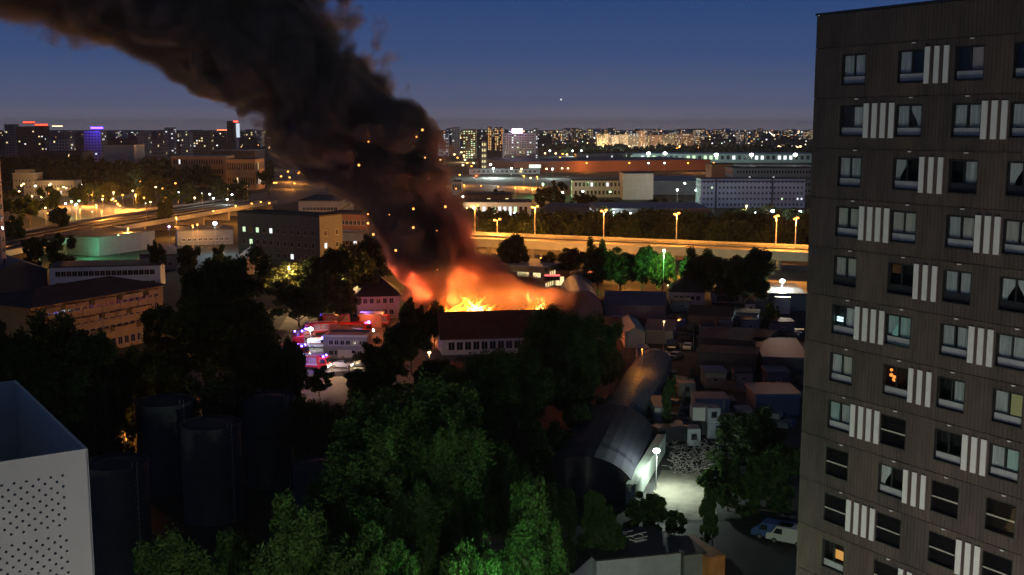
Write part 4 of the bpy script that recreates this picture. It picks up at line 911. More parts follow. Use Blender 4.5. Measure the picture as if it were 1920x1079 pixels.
far('pale stepped block with warm rooftop lights', 345, 362, 249, 1900, 'pale', 16, 8, 4, .15)
far('pale wide block right of the stepped one', 366, 402, 246, 2100, 'cream', 16, 8, 7, .12)
far('orange-lit low palace wing with columns in the left distance', 325, 426, 294, 900, 'orange', 30, 3, 20, .05, 'low block', 'palace_wing', roof='slab', rmat='pale')
far('orange-lit low hall right of the palace wing', 426, 482, 299, 860, 'orange', 30, 2, 12, .3, 'hall', 'hall', roof='slab', rmat='dark')
far('long flat hall with a thin white canopy roof in the left distance', 400, 482, 283, 1010, 'dark', 40, 0, 0, 0, 'hall', 'hall', roof='slab', rmat='pale')
far('low dark building in front of the violet tower', 60, 160, 285, 1150, 'dark', 30, 2, 20, .05, 'low block', 'low_block')
# random background: small distant blocks, two depth rows
zones = [(-60,160,'left of the violet-crowned tower',13),(196,430,'right of the violet tower',14),(455,560,'beside the smoke edge',6),(790,945,'left of the pink sign',14),(1005,1118,'right of the pink sign',22),(1118,1300,'behind the long pale slab row',18),(1300,1530,'right of the pale slab row',30)]
for x0, x1, where, n in zones:
    pos = sorted(R.uniform(x0, x1) for _ in range(n))
    for i, px in enumerate(pos):
        wd = R.uniform(7, 20); D = R.choice([2600,3200,3900,4600,5200])+R.uniform(-200,200); yt = R.uniform(243, 253) if x0 < 790 else R.uniform(240.5, 250)
        c = R.choice(['grey','pale','dark','bluewhite','cream','grey']); cn = dict(grey='grey', pale='pale', dark='dark', bluewhite='bluish', cream='cream')[c]
        far('small %s far-off block, %s from the left %s' % (cn, ordn(i), where), px, px+wd, yt, D, c, 30, R.randint(6,12), R.randint(3,8), R.uniform(.15,.5) if x0 > 700 else R.uniform(.04,.2), litset=(0,1,2,3), group='far-off tower blocks')
# thousands of far windows low on the horizon: one mass of low houses
b = MB(); 
for i in range(2600):
    right = R.random() < .72; px = R.uniform(800,1530) if right else R.uniform(-50,560); D = R.uniform(2400, 7500); p = AT(px, 400, D); s = R.uniform(10,28); h = R.uniform(8,22); 
    b.hexa([(p.x-s,D,0),(p.x+s,D,0),(p.x+s,D+s,0),(p.x-s,D+s,0)], [(p.x-s,D,h),(p.x+s,D,h),(p.x+s,D+s,h),(p.x-s,D+s,h)], 0)
    for q in range(R.randint(1,4) if right else R.randint(0,2)):
        x = p.x+R.uniform(-s,s*.8); z = R.uniform(2,h); ww = R.choice([1.6,2.4,3.4])*D/4000; mi = 1+R.choice([0,0,1,2,3,4,1])
        b.poly([(x,D-.5,z),(x+ww,D-.5,z),(x+ww,D-.5,z+ww*.8),(x,D-.5,z+ww*.8)], mi)
tag(b.build('far_city', [W['dark']]+[emat('citylight%d' % i, c, s) for i, (c, s) in enumerate([((1,.62,.25),5),((.9,.95,1),5),((1,.85,.45),4),((1,.35,.1),6),((.6,1,.7),4)])]), kind='stuff', label='mass of low far-off houses with tiny lights along the horizon', cat='city')
# signs on the skyline
def sign(px0, px1, y0, y1, D, c, s, label, name='roof_sign', cat='roof sign', power=0, n=1):
    A = AT(px0, y1, D-1); B = AT(px1, y0, D-1); t = empty(name, A, label, cat); L = (B.x-A.x); h = B.z-A.z
    for i in range(n):
        b = MB(); b.box(L*i/n, L*(i+.8 if n > 1 else 1)/n, -.5, 0, 0, h); b.build('sign_letter' if n > 1 else 'sign_face', emat('sign_'+name+str(c), c, s), t)
    b = MB(); b.box(0, L, .05, .5, -1.2, h*.4); b.build('sign_frame', M_dark, t)
    if power: plight((L/2, -12, h/2), power, c, 2, t)
sign(960,980,242,250,1330,(1,.55,.95),9,'glowing pink-white rooftop sign on the white slab tower', power=2500)
sign(170,193,238.5,242,1350,(.12,.05,1),9,'violet light band crowning the round-fronted grey tower', power=20000)
sign(44,66,228.5,231,1750,(1,.05,.02),5,'upper row of small red letters on the dark slab roof', n=6)
sign(66,90,233,236,1750,(1,.05,.02),5,'lower row of small red letters on the dark slab roof', n=6)
sign(98,118,236,238,1800,(1,.8,.45),3,'short warm light row right of the red letters', n=5)
sign(407,430,243.5,245,2000,(1,.2,.08),4,'thin red light row left of the slim dark tower', n=6)
sign(438,446,227,229.5,1895,(1,.05,.03),7,'red light on top of the slim dark tower')
sign(443.5,449,232,258,1955,(.75,.85,1),.9,'bright white light strip down the slim tower edge', 'light_strip', 'light strip')
sign(992,1014,309,315,1175,(.85,1,.8),1.6,'lit white window band in the long red-brown hall', 'light_strip', 'light strip')
sign(1021,1050,515,518,299,(1,.15,.15),1.5,'red neon line above the glowing pink windows', 'neon_line', 'neon sign')
sign(1092,1128,509,521,345,(1,.18,.08),1.6,'red glowing shop front beneath the brown tree', 'storefront', 'shop front', n=5)
# industrial belt
far('long red-brown hall with dark blue roof below the pink-signed tower', 963, 1330, 304, 1180, 'brick', 120, 0, 0, 0, 'hall', 'long_hall', roof='slab', rmat='blue', D1=1260)
far('long white-green floodlit hall near the horizon', 1184, 1530, 289, 1520, 'green', 90, 1, 30, .5, 'hall', 'long_hall', litset=(1,4), roof='slab', rmat='metal')
far('low flat hall left of the green floodlit hall', 1080, 1180, 290, 1600, 'grey', 60, 1, 20, .1, 'hall', 'long_hall', roof='slab', rmat='metal')
far('low block glowing orange and yellow behind the blue-white office block', 1332, 1372, 309, 1000, 'orange', 30, 0, 0, 0, 'block', 'low_block')
far('white two-storey works office with dark window bands', 1072, 1168, 339, 770, 'white', 14, 2, 12, .1, 'office block', 'office_block', litset=(1,), roof='slab', rmat='dark')
far('pink windowless block joined to the white works office', 1168, 1224, 326, 745, 'pink', 30, 0, 0, 0, 'block', 'office_block')
far('long grey hall with slanted pale roof right of the pink block', 1225, 1330, 341, 800, 'grey', 90, 0, 0, 0, 'hall', 'long_hall', roof='slab', rmat='pale')
bw = dpx('office_block', 'blue and white five-storey office block with rows of small windows', 'office block', 1313, 1508, 337, 668, 18, wall='bluewhite', rmat='blue', wins=(26,5,1.1,1.4,1.4,3.35,.8), lit=.04, litset=(1,4), frame=mat('frame_blue', (.2,.3,.55), .6))
for x in (8.5, 42):
    b = MB(); b.box(x, x+1.1, -.25, -.008, 0, 17); b.build('pilaster', W['blue'], bw)
b = MB(); b.box(0, 62, -.3, -.008, 15.4, 16.4); b.build('cornice_band', W['blue'], bw)
far('grey block rising behind the blue and white office block', 1372, 1530, 316, 800, 'grey', 30, 4, 26, .05, 'office block', 'office_block', litset=(1,))
far('low white-lit market building left of the flyover lamps', 868, 996, 380, 560, 'white', 20, 1, 12, .5, 'market hall', 'market_hall', litset=(1,4), roof='slab', rmat='dark')
building('curved_hall', 'low hall with a curved metal roof behind the flyover', 'hall', (AT(1012,400,575).x,575), (AT(1110,400,560).x,560), 30, 3.5, wall='grey', roof='archx', rmat='metal', rh=5)
far('long low shed with pale bluish roof behind the flyover lamps', 1118, 1332, 393, 520, 'dark', 45, 1, 24, .25, 'shed', 'long_shed', litset=(1,), roof='slab', rmat='metal')
far('dark low workshop behind the smoke edge', 862, 960, 366, 640, 'dark', 24, 1, 8, .2, 'workshop', 'workshop', roof='slab', rmat='dark')
far('small bluish block beside the smoke edge', 848, 866, 341, 700, 'bluewhite', 12, 2, 4, .1, 'block', 'low_block')
far('low warehouse row above the orange avenue', 880, 1012, 318, 1150, 'grey', 30, 1, 14, .15, 'warehouse', 'long_shed', roof='slab', rmat='metal')
# classical building at the left
cb = dpx('gatehouse', 'cream classical gatehouse with a tall arch in the left distance', 'gatehouse', 28, 66, 326, 780, 16, wall='cream', roof='slab', rmat='pale', wins=(5,3,1.1,2,1.5,4.2))
b = MB(); b.box(1.5, 12, 1, 9, AT(28,326,780).z+.4, AT(28,320,780).z+.4); b.build('attic', W['cream'], cb)
b = MB(); n = 10
pts = [(5.1-2.2, -.12, 0), (5.1+2.2, -.12, 0)] + [(5.1+2.2*math.cos(math.pi*i/n), -.12, 6+2.2*math.sin(math.pi*i/n)) for i in range(n+1)]
b.poly(pts); b.build('archway', M_room, cb)
dpx('palace_wing', 'long cream wing with dark windows right of the classical gatehouse', 'building', 66, 142, 339, 786, 14, wall='cream', roof='slab', rmat='dark', wins=(14,2,1.1,2,1.5,4.2), lit=.05)
dpx('low_block', 'dim cream block behind the park trees in the left distance', 'block', 150, 215, 320, 930, 14, wall='cream', roof='slab', rmat='dark', wins=(12,2,1.4,2,1.5,5))
b0_ = dpx('tower_block', 'narrow dim edge of a pale tower block at the far left border', 'tower block', -70, -2, 292, 330, 3, wall='pink', roof='flat', wins=(4,11,1.5,1.5,1.4,3.2), lit=0)
# ---------------------------------------------------------------- trees
# far belts: one mass each of woods that cannot be counted
def belt(name, label, pts, n, hmin, hmax, ls=1.6):
    g = np.random.default_rng(len(label)); V = []; 
    N = n; P = np.array([[p[0], p[1]] for p in pts]); u = g.uniform(0, 1, (N, 2)); 
    a = P[0]*(1-u[:, :1])+P[1]*u[:, :1]; b2 = P[3]*(1-u[:, :1])+P[2]*u[:, :1]; c = a*(1-u[:, 1:])+b2*u[:, 1:]
    tr = 300; tc = c[:tr]; hs = g.uniform(hmin, hmax, tr); rr_ = g.uniform(3, 6.5, tr); idx = g.integers(0, tr, N)
    d = g.normal(size=(N, 3)); d /= np.linalg.norm(d, axis=1)[:, None]; q = g.uniform(.5, 1, N)[:, None]
    pos = np.c_[tc[idx], hs[idx]*.55] + d*q*np.c_[rr_[idx], rr_[idx], hs[idx]*.45]
    a_ = g.normal(size=(N, 3)); a_ /= np.linalg.norm(a_, axis=1)[:, None]; b_ = np.cross(a_, g.normal(size=(N, 3))); b_ /= np.linalg.norm(b_, axis=1)[:, None]
    s = ls*g.uniform(.5, 1.3, N)[:, None]; v = np.empty((N, 4, 3)); v[:, 0] = pos-a_*s; v[:, 1] = pos+b_*s*.6; v[:, 2] = pos+a_*s; v[:, 3] = pos-b_*s*.6
    me = bpy.data.meshes.new(name); me.vertices.add(N*4); me.loops.add(N*4); me.polygons.add(N)
    me.vertices.foreach_set('co', v.reshape(-1)); me.loops.foreach_set('vertex_index', np.arange(N*4, dtype=np.int32)); me.polygons.foreach_set('loop_start', np.arange(0, N*4, 4, dtype=np.int32)); me.polygons.foreach_set('loop_total', np.full(N, 4, dtype=np.int32))
    me.materials.append(L_D); me.update(calc_edges=True); link(name, me, kind='stuff', label=label, cat='woods')
belt('woods', 'dark far-off wood below the left skyline', [(AT(5,400,850).x,850),(AT(330,400,800).x,800),(AT(520,400,1100).x,1100),(AT(-20,400,1200).x,1200)], 60000, 14, 20, 2.2)
belt('woods', 'dark wood between the slab row and the floodlit hall', [(AT(1090,400,1650).x,1650),(AT(1530,400,1650).x,1650),(AT(1530,400,2200).x,2200),(AT(1020,400,2200).x,2200)], 40000, 10, 17, 3)
belt('woods', 'dark tree mass behind the flyover lamps', [(AT(868,400,440).x,440),(AT(1530,400,425).x,425),(AT(1530,400,505).x,505),(AT(868,400,520).x,520)], 70000, 7, 12.5, 1.0)
TL = [ # px, ytop, D, wpx, kind, label
 (750,725,106,300,'F1','broad green tree filling the lower middle of the foreground'),
 (672,830,96,290,'F2','dark green tree at the lower left of the broad foreground tree'),
 (868,672,150,225,'F3','tall feathery tree right of the broad foreground tree'),
 (1075,580,186,175,'F1','tall dark tree covering the right end of the burning building'),
 (980,668,165,170,'F2','dark tree between the feathery tree and the dome hangar'),
 (1002,930,88,190,'F3','bright green tree lit from below near the bottom edge'),
 (880,1010,84,160,'F1','leafy green tree at the bottom edge beside the lit one'),
 (540,950,84,220,'F2','very dark tree at the bottom left of centre'),
 (300,1000,84,240,'F3','near-black shrubby tree below the tanks'),
 (410,462,212,170,'M3','dark bushy tree left of the yellow-lit tree'),
 (345,560,196,160,'M1','black tree right of the balcony house'),
 (455,560,200,160,'M2','black tree between the balcony house and the fire trucks'),
 (245,640,160,150,'M3','black tree at the foot of the balcony house'),
 (95,592,150,220,'M1','wide black tree below the left end of the balcony house'),
 (10,600,140,190,'M2','black tree touching the left border under the long roof'),
 (420,690,150,150,'M3','dark tree behind the tanks with pale-lit leaves'),
 (575,745,142,90,'F1','black tree between the tank and the car park'),
 (768,600,214,105,'M2','dark tree in front of the left end of the burning building'),
 (712,640,205,95,'M3','dark leafy tree beside the parked forecourt cars'),
 (700,690,190,110,'M1','greenish tree below the forecourt cars'),
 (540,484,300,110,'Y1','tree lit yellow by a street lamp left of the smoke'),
 (600,470,292,110,'M2','dark reddish tree behind the yellow-lit tree'),
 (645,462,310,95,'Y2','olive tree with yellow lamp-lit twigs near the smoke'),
 (690,440,330,80,'M1','dark tree at the left foot of the smoke'),
 (555,530,268,110,'M3','dim green tree above the fire trucks'),
 (630,520,262,90,'M2','dim brown-green tree behind the fire-lit house'),
 (690,505,285,60,'Y1','small olive tree left of the hipped-roof house'),
 (762,545,238,44,'C1','small conifer black against the flames'),
 (788,562,240,36,'C2','tiny conifer right of the black one against the flames'),
 (812,566,241,40,'M1','ragged sapling black against the flames'),
 (965,441,335,66,'M2','round dark tree in front of the orange road left of the pavilion'),
 (1062,468,335,90,'Y2','olive tree lit warm in front of the flyover'),
 (1122,450,322,68,'M1','tall dark tree first left of the brown tree'),
 (1165,468,328,100,'M3','brownish tree lit by the red shop front'),
 (1205,465,322,60,'M2','dark tree squeezed left of the green-lit tree'),
 (1245,466,318,56,'Y1','small tree lit vivid green before the flyover'),
 (1318,467,312,105,'M1','broad dark tree right of the green-lit tree'),
 (1400,468,285,110,'M2','broad dark tree left of the flyover pier'),
 (1355,475,300,70,'M3','dark tree between the two broad ones'),
 (1450,565,262,34,'B1','small bush before the container store'),
 (1238,918,126,105,'B1','bush lit white-green at the end of the container wall'),
 (1352,905,124,50,'B2','bush on the right side of the gravel lot'),
 (1430,775,148,150,'M1','green tree mass right of the scrap heap'),
 (1478,830,132,120,'B2','large green bush at the tower foot'),
 (1380,850,136,110,'B1','green bush between the scrap heap and the tower'),
 (1140,935,116,90,'F3','dark bush under the dome hangar'),
 (1040,915,112,120,'F2','dim bush left of the dome hangar front'),
 (1092,745,160,60,'M3','olive tree beside the upper corner of the dome hangar'),
 (1262,700,172,26,'B2','bush beside the long arched shed'),
 (1150,640,200,44,'M1','dark tree left of the lane shed'),
 (700,1010,80,220,'F1','dim leafy tree along the bottom edge under the broad one'),
]
for a in TL: tree(*a)
TX = [(420,1010,90,180,'F2','dark green tree on the bottom edge left of centre'),(640,940,90,210,'F3','dark green tree under the left side of the broad foreground tree'),(800,930,94,150,'F2','green tree under the right side of the broad foreground tree'),(1030,792,150,110,'M1','dark tree filling the gap left of the dome hangar'),(1065,650,178,90,'M2','dark tree above the gap left of the arched shed'),(930,730,150,150,'M1','dark tree right of the broad foreground tree, low crown'),(812,668,195,90,'M3','dark tree hiding the left windows of the burning building'),(905,684,200,80,'M2','small dark tree under the middle of the burning building'),(1075,700,172,110,'M2','dark tree above the dome hangar'),(985,780,140,120,'M3','dark tree left of the dome hangar'),(960,850,118,160,'F3','dark tree between the lit tree and the dome hangar'),(640,760,150,120,'M3','dark tree at the upper left of the broad foreground tree'),(590,690,196,60,'S1','dark shrub at the edge of the forecourt'),(820,820,100,180,'F2','green tree at the right foot of the broad foreground tree'),(150,700,140,140,'M2','black tree behind the perforated rooftop box'),(300,700,170,140,'M1','black tree behind the tank group'),(545,640,185,70,'M2','black tree edge left of the violet-lit truck'),(1105,620,195,90,'M3','olive-dark tree left of the arched shed')]
for a in TX: tree(*a)
tree(470,600,180,120,'M1','black tree just left of the violet beacons')
tree(520,640,170,90,'M3','black tree masking the left fire truck')
# park trees at the left and along the viaduct, behind the smoke
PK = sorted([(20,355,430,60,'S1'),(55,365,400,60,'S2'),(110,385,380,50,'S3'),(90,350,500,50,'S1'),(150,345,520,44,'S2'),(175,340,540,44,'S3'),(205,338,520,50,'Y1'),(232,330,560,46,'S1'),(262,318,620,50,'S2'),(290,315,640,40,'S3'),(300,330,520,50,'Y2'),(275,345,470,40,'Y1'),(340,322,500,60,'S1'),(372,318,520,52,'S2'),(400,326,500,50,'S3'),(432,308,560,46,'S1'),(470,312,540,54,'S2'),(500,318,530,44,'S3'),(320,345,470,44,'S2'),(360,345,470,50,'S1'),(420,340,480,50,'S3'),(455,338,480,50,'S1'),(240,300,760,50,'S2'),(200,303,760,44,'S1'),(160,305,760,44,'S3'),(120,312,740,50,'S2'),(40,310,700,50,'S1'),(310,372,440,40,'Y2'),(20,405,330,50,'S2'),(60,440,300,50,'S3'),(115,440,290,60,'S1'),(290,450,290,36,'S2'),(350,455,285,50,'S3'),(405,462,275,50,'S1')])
PK = [(px, yt, (33 if yt < 400 else 34)*F/(yt-238), wp*(.9 if yt < 400 else 1), kd) for px, yt, D, wp, kd in PK]
for i, (px, yt, D, wp, kd) in enumerate(PK):
    tree(px, yt, D, wp, kd, '%s park tree from the left around the left roads' % ordn(i), 'park trees around the left roads', name='park_tree')
for i, (px, yt, D, wp) in enumerate([(870,375,600,40),(930,355,680,40),(1020,350,620,44),(1048,340,640,40),(1095,362,640,50),(1140,372,620,46),(1235,372,650,44),(1280,376,640,50),(1392,392,560,50),(1440,385,560,54),(1490,390,540,54),(1360,400,520,50)]):
    tree(px, yt, D, wp, 'S%d' % (i % 3+1), '%s small tree from the left among those between the industrial halls' % ordn(i), 'trees between the industrial halls', name='broadleaf_tree')
# ---------------------------------------------------------------- lamps
def lampx(px, py, c, power, label, group=None, h=9, hr=None, arm=0.0, **k):
    D = (CH-h)*F/(py-238)*1.0
    for _ in range(3): D = D*(CH-h)/(CH-AT(px, py, D).z)
    p = AT(px, py, D); hh = p.z; p.z = 0
    return lamp(p, hh, c, power, label, group, hr if hr else .3*max(1, min(5, D/330)), arm, **k)
LL = [(5,430,'orange',0),(21,415,'orange',6000),(90,400,'orange',8000),(78,370,'warm',0),(102,362,'orange',6000),(119,351,'warm',3000),(130,363,'white',3000),(134,378,'green',2500),(148,377,'green',0),(150,393,'orange',9000),(152,347,'white',0),(165,360,'orange',7000),(191,396,'orange',9000),(212,373,'warm',6000),(221,382,'orange',9000),(213,361,'warm',6000),(228,342,'white',3000),(234,334,'cool',0),(230,366,'orange',7000),(254,365,'orange',8000),(310,371,'orange',7000),(334,361,'cool',5000),(365,371,'warm',5000),(393,364,'white',5000),(400,372,'white',0),(426,374,'white',3000),(435,365,'cool',0),(335,316,'orange',26000),(349,315,'orange',26000),(393,317,'orange',26000),(404,304,'warm',26000),(380,303,'orange',20000),(452,304,'orange',26000),(474,303,'warm',26000),(362,310,'orange',20000),(425,312,'orange',20000),(442,386,'orange',9000),(472,382,'orange',6000),(489,379,'orange',6000),(505,381,'orange',5000),(361,423,'orange',4500),(370,421,'orange',4500),(60,368,'warm',3500),(40,348,'warm',5000),(95,345,'warm',5000),(180,385,'orange',9000),(270,340,'warm',4500),(285,325,'white',5000),(300,322,'warm',5000),(130,450,'orange',14000),(240,428,'orange',14000),(330,408,'orange',14000),(400,396,'orange',14000),(540,322,'orange',16000),(560,325,'orange',9000),(543,333,'orange',9000)]
rl = random.Random(5)
LL += [(round(rl.uniform(30,330)), round(rl.uniform(335,392)), rl.choice(['orange','warm','orange','white']), 0) for _ in range(34)] + [(round(rl.uniform(330,500)), round(rl.uniform(300,322)), 'orange', 0) for _ in range(10)] + [(round(rl.uniform(500,600)), round(rl.uniform(318,345)), 'orange', 0) for _ in range(8)]
for i, (px, py, c, pw) in enumerate(sorted(LL)):
    lampx(px, py, c, pw*(12 if 355 < py < 400 and c == 'orange' and px < 260 else 1.9), '%s lamp from the left around the left park roads, glowing %s' % (ordn(i), c), 'lamps around the left park and roads')
LR = [(830,278,'orange'),(838,276,'orange'),(826,300,'warm'),(852,290,'warm'),(858,296,'orange'),(865,286,'warm'),(870,292,'warm'),(872,300,'warm'),(880,284,'warm'),(885,291,'warm'),(876,306,'orange'),(888,306,'warm'),(884,312,'orange'),(868,310,'warm'),(862,328,'orange'),(893,330,'orange'),(925,316,'white'),(920,309,'white'),(935,301,'white'),(959,316,'white'),(978,317,'warm'),(1022,288,'warm'),(1031,283,'white'),(1042,288,'warm'),(1055,289,'orange'),(1063,290,'warm'),(1050,296,'orange'),(1074,283,'white'),(1090,283,'white'),(1025,317,'warm'),(1036,317,'white'),(1054,316,'warm'),(1065,316,'warm'),(982,330,'orange'),(995,334,'warm'),(1007,332,'orange'),(1018,345,'green'),(1058,350,'white'),(1055,361,'white'),(1093,359,'white'),(1144,360,'green'),(1141,285,'white'),(1161,285,'white'),(1284,344,'white'),(1270,356,'white'),(1305,357,'white'),(1253,340,'warm'),(1240,341,'warm'),(1260,338,'warm'),(1231,339,'orange'),(868,369,'white'),(876,390,'warm'),(884,393,'orange'),(939,384,'white'),(965,399,'white'),(1137,399,'white'),(1150,399,'white'),(1165,399,'white'),(1182,400,'white'),(1200,401,'white'),(1400,386,'warm'),(1449,396,'cool'),(1374,414,'warm'),(1353,277,'white'),(1381,279,'white'),(1360,262,'white'),(1308,258,'white'),(1300,256,'white'),(1430,279,'white'),(1449,277,'cool'),(1480,268,'orange'),(1492,268,'orange')]
PW = {(939,384):9000,(876,390):6000,(1144,360):7000,(1449,396):9000,(1400,386):4000,(1018,345):8000,(982,330):16000,(1007,332):12000,(925,316):60000,(1141,285):50000,(1161,285):50000,(1074,283):30000,(1240,341):9000,(1260,338):9000,(870,292):24000,(1055,289):24000,(862,328):9000,(1150,399):3500,(1305,357):8000,(1270,356):6000,(1036,317):14000,(1053,316):0}
for i, (px, py, c) in enumerate(sorted(LR)):
    lampx(px, py, c, PW.get((px, py), 0)*4.5, '%s lamp from the left in the industrial belt, glowing %s' % (ordn(i), c), 'lamps of the industrial belt', hr=1.0 if (px, py) in ((1449,396),(925,316),(1449,277)) else None)
for i in range(22): lampx(1262+i*3.9, 277.5+(i % 3)*.9, 'orange', 60000 if i % 7 == 3 else 0, '%s lamp from the left in the orange lamp row below the slab row' % ordn(i), 'orange lamp row below the slab row', h=9, hr=2.4)
for i in range(14): lampx(1460+i*3.4, 275+(i % 3)*1.2, 'warm', 0, '%s lamp from the left in the yellow lamp row beside the tower' % ordn(i), 'yellow lamp row beside the tower', h=9, hr=2.2)
for i, px in enumerate((1216,1247,1343,1409,1491)):
    lampx(px, 288 if i < 2 else 290.5, 'white', 90000, '%s floodlight mast from the left over the green floodlit hall' % ordn(i), 'floodlight masts over the green hall', h=14, hr=2.6, name='floodlight_mast', cat='floodlight')
for i, px in enumerate((1216,1246,1100,1180,1290,1338)):
    lampx(px, 306, ('white','white','orange','orange','orange','orange')[i], (0,0,30000,30000,30000,50000)[i], 'lamp %s the long red-brown hall' % ('standing fourth from the left before','standing right of the fourth before','leftmost in front of','second from the left before','near the right end of','at the orange right end of')[i] if True else '', 'lamps before the long red-brown hall', h=10, hr=1.0)
# avenue seen as an orange strip
for i in range(5): lampx(870+i*32, 347+i*1.6, 'orange', 22000, '%s lamp from the smoke along the orange far avenue' % ordn(i), 'lamps along the far avenue', h=9, hr=.5)
for i, (px, py) in enumerate(((1328,396),(1416,398),(1500,396))): lampx(px, py, 'cool', 42000, '%s cool lamp from the left added to brighten the blue and white office block' % ordn(i), 'lamps added to brighten the blue and white office block', h=8, hr=.5)  # cool lamps added in front to brighten the office block wall
for i, px in enumerate((1130,1180,1225,1275)): lampx(px, 274.6, 'warm', 240000, '%s lamp from the left added to brighten the pale slab row' % ordn(i), 'lamps added to brighten the slab row', h=9, hr=1.6)  # warm lamps added close by so the slab row reads pale
# single lamps with a name of their own
lampx(403,419,'cool',26000,'very bright bluish floodlight on the viaduct-side depot','', h=12, hr=.85, name='floodlight_mast', cat='floodlight')
lampx(317,425,'violet',2500,'small violet lamp beside the green-lit warehouse', None, h=8, hr=.5)
lampx(222,441,'green',0,'green lamp on the roof edge of the pale warehouse', None, h=12.5, hr=.2)
plight(G(222,441,8.6), 3200, (.12,1,.45), .3); plight(G(168,467,3.5), 3500, (.12,1,.45), .3)
lampx(1467,527,'white',42000,'dazzling white lamp below the flyover beside the pier', None, h=7, hr=.75)
lampx(1245,470,'green',0,'green-white lamp above the vivid green tree', None, h=14, hr=.45)
plight(Vector((AT(1245,470,306).x, 306, 13.5)), 26000, (.3,1,.25), .2, name='lamp_light', kind='SPOT', spot=math.radians(120), rot=(math.radians(80),0,0))
lampx(1355,513,'white',500,'small white lamp between the two broad dark trees', None, h=6, hr=.2)
lampx(541,500,'warm',24000,'warm street lamp inside the yellow-lit tree', None, h=11.6, hr=.25)
lampx(640,508,'warm',20000,'warm street lamp among the olive trees left of the smoke', None, h=10.5, hr=.3)
lampx(582,617,'white',1600,'dazzling white work light beside the fire trucks', None, h=4.5, hr=.6, name='work_light', cat='work light')
lampx(805,661,'warm',900,'yellowish lamp in the dark trees before the burning building', None, h=7, hr=.32)
lampx(1452,594,'orange',1600,'orange lamp over wet scrap beside the container store', None, h=3.5, hr=.25)
lampx(1245,603,'warm',700,'warm lamp over the corrugated lean-to roof', None, h=7, hr=.22)
lampx(1204,655,'orange',1300,'orange lamp over the far end of the long arched shed', None, h=9, hr=.15)
lampx(962,1090,'green',4600,'lamp hidden in the bright green tree at the bottom edge', None, h=15.2, hr=.15)
fl = lampx(1231,845,'white',0,'dazzling white floodlight at the head of the container wall', None, h=5.5, hr=.5, name='floodlight_mast', cat='floodlight')
fs = plight((.5,-.3,5.6), 5000, (.85,1,.88), .2, fl, 'flood_beam', 'SPOT', math.radians(122), (math.radians(-12), 0, math.radians(30)))
plight((1.2,-.4,5.0), 3200, (.85,1,.88), .2, fl, 'flood_spill')
lampx(1172,512,'orange',6000,'orange lamp beneath the brown tree', None, h=5, hr=.2)
lampx(1252,535,'warm',250,'warm porch lamp of the plum-roofed house', None, h=4, hr=.2)
lampx(420,722,'white',160,'pale lamp behind the middle tanks under the leaves', None, h=5, hr=.12)
lampx(178,920,'white',40,'dim lamp among the left tanks', None, h=6, hr=.1) if False else None
plight(G(1380,1068,4.5), 60, ORANGE, .2)
plight(G(1350,1075,5.0), 90, ORANGE, .2)
# courtyard street lamps below the camera, just outside the frame, that light the tower, the box and the near trees
for i, (x, y, h, pw, c) in enumerate(((6,36,9,11000,(1,.93,.8)), (22,28,9,10500,(1,.93,.8)), (-24,20,9,2200,(1,.95,.85)), (-30,48,9,1200,(.9,1,.7)), (40,40,9,0,(1,.9,.75)))):
    if pw: lamp(Vector((x, y, 0)), h, 'warm', 0, '%s courtyard street lamp below the viewpoint' % ordn(i), 'courtyard street lamps', hr=.3); plight((x, y, h+.6), pw, c, .3)
mst = lamp(Vector((-2, 20, 0)), 19, 'white', 0, 'tall unseen floodlight mast added to light the foreground trees', None, hr=.35, name='floodlight_mast', cat='floodlight')  # unseen mast, added to light the foreground tree crowns
plight((.4,.6,19.2), 40000, (.84,1,.66), .3, mst, 'flood_beam', 'SPOT', math.radians(60), (math.radians(86), 0, math.radians(2)))
# aircraft light
p = AT(1052,187,6000); t = empty('aircraft', p, 'tiny aircraft light in the sky right of the smoke', 'aircraft'); b = MB(); b.tube((-9,0,0),(9,0,0), 1.4, .8, 8); b.build('fuselage', M_pole, t); b = MB(); b.box(-2,2,-14,14,-.3,.3); b.build('wing', M_pole, t); b = MB(); b.ball((0,-3,0), 4.2, 8); b.build('landing_light', emat('aircraft_light', (1,1,1), 1.6), t)
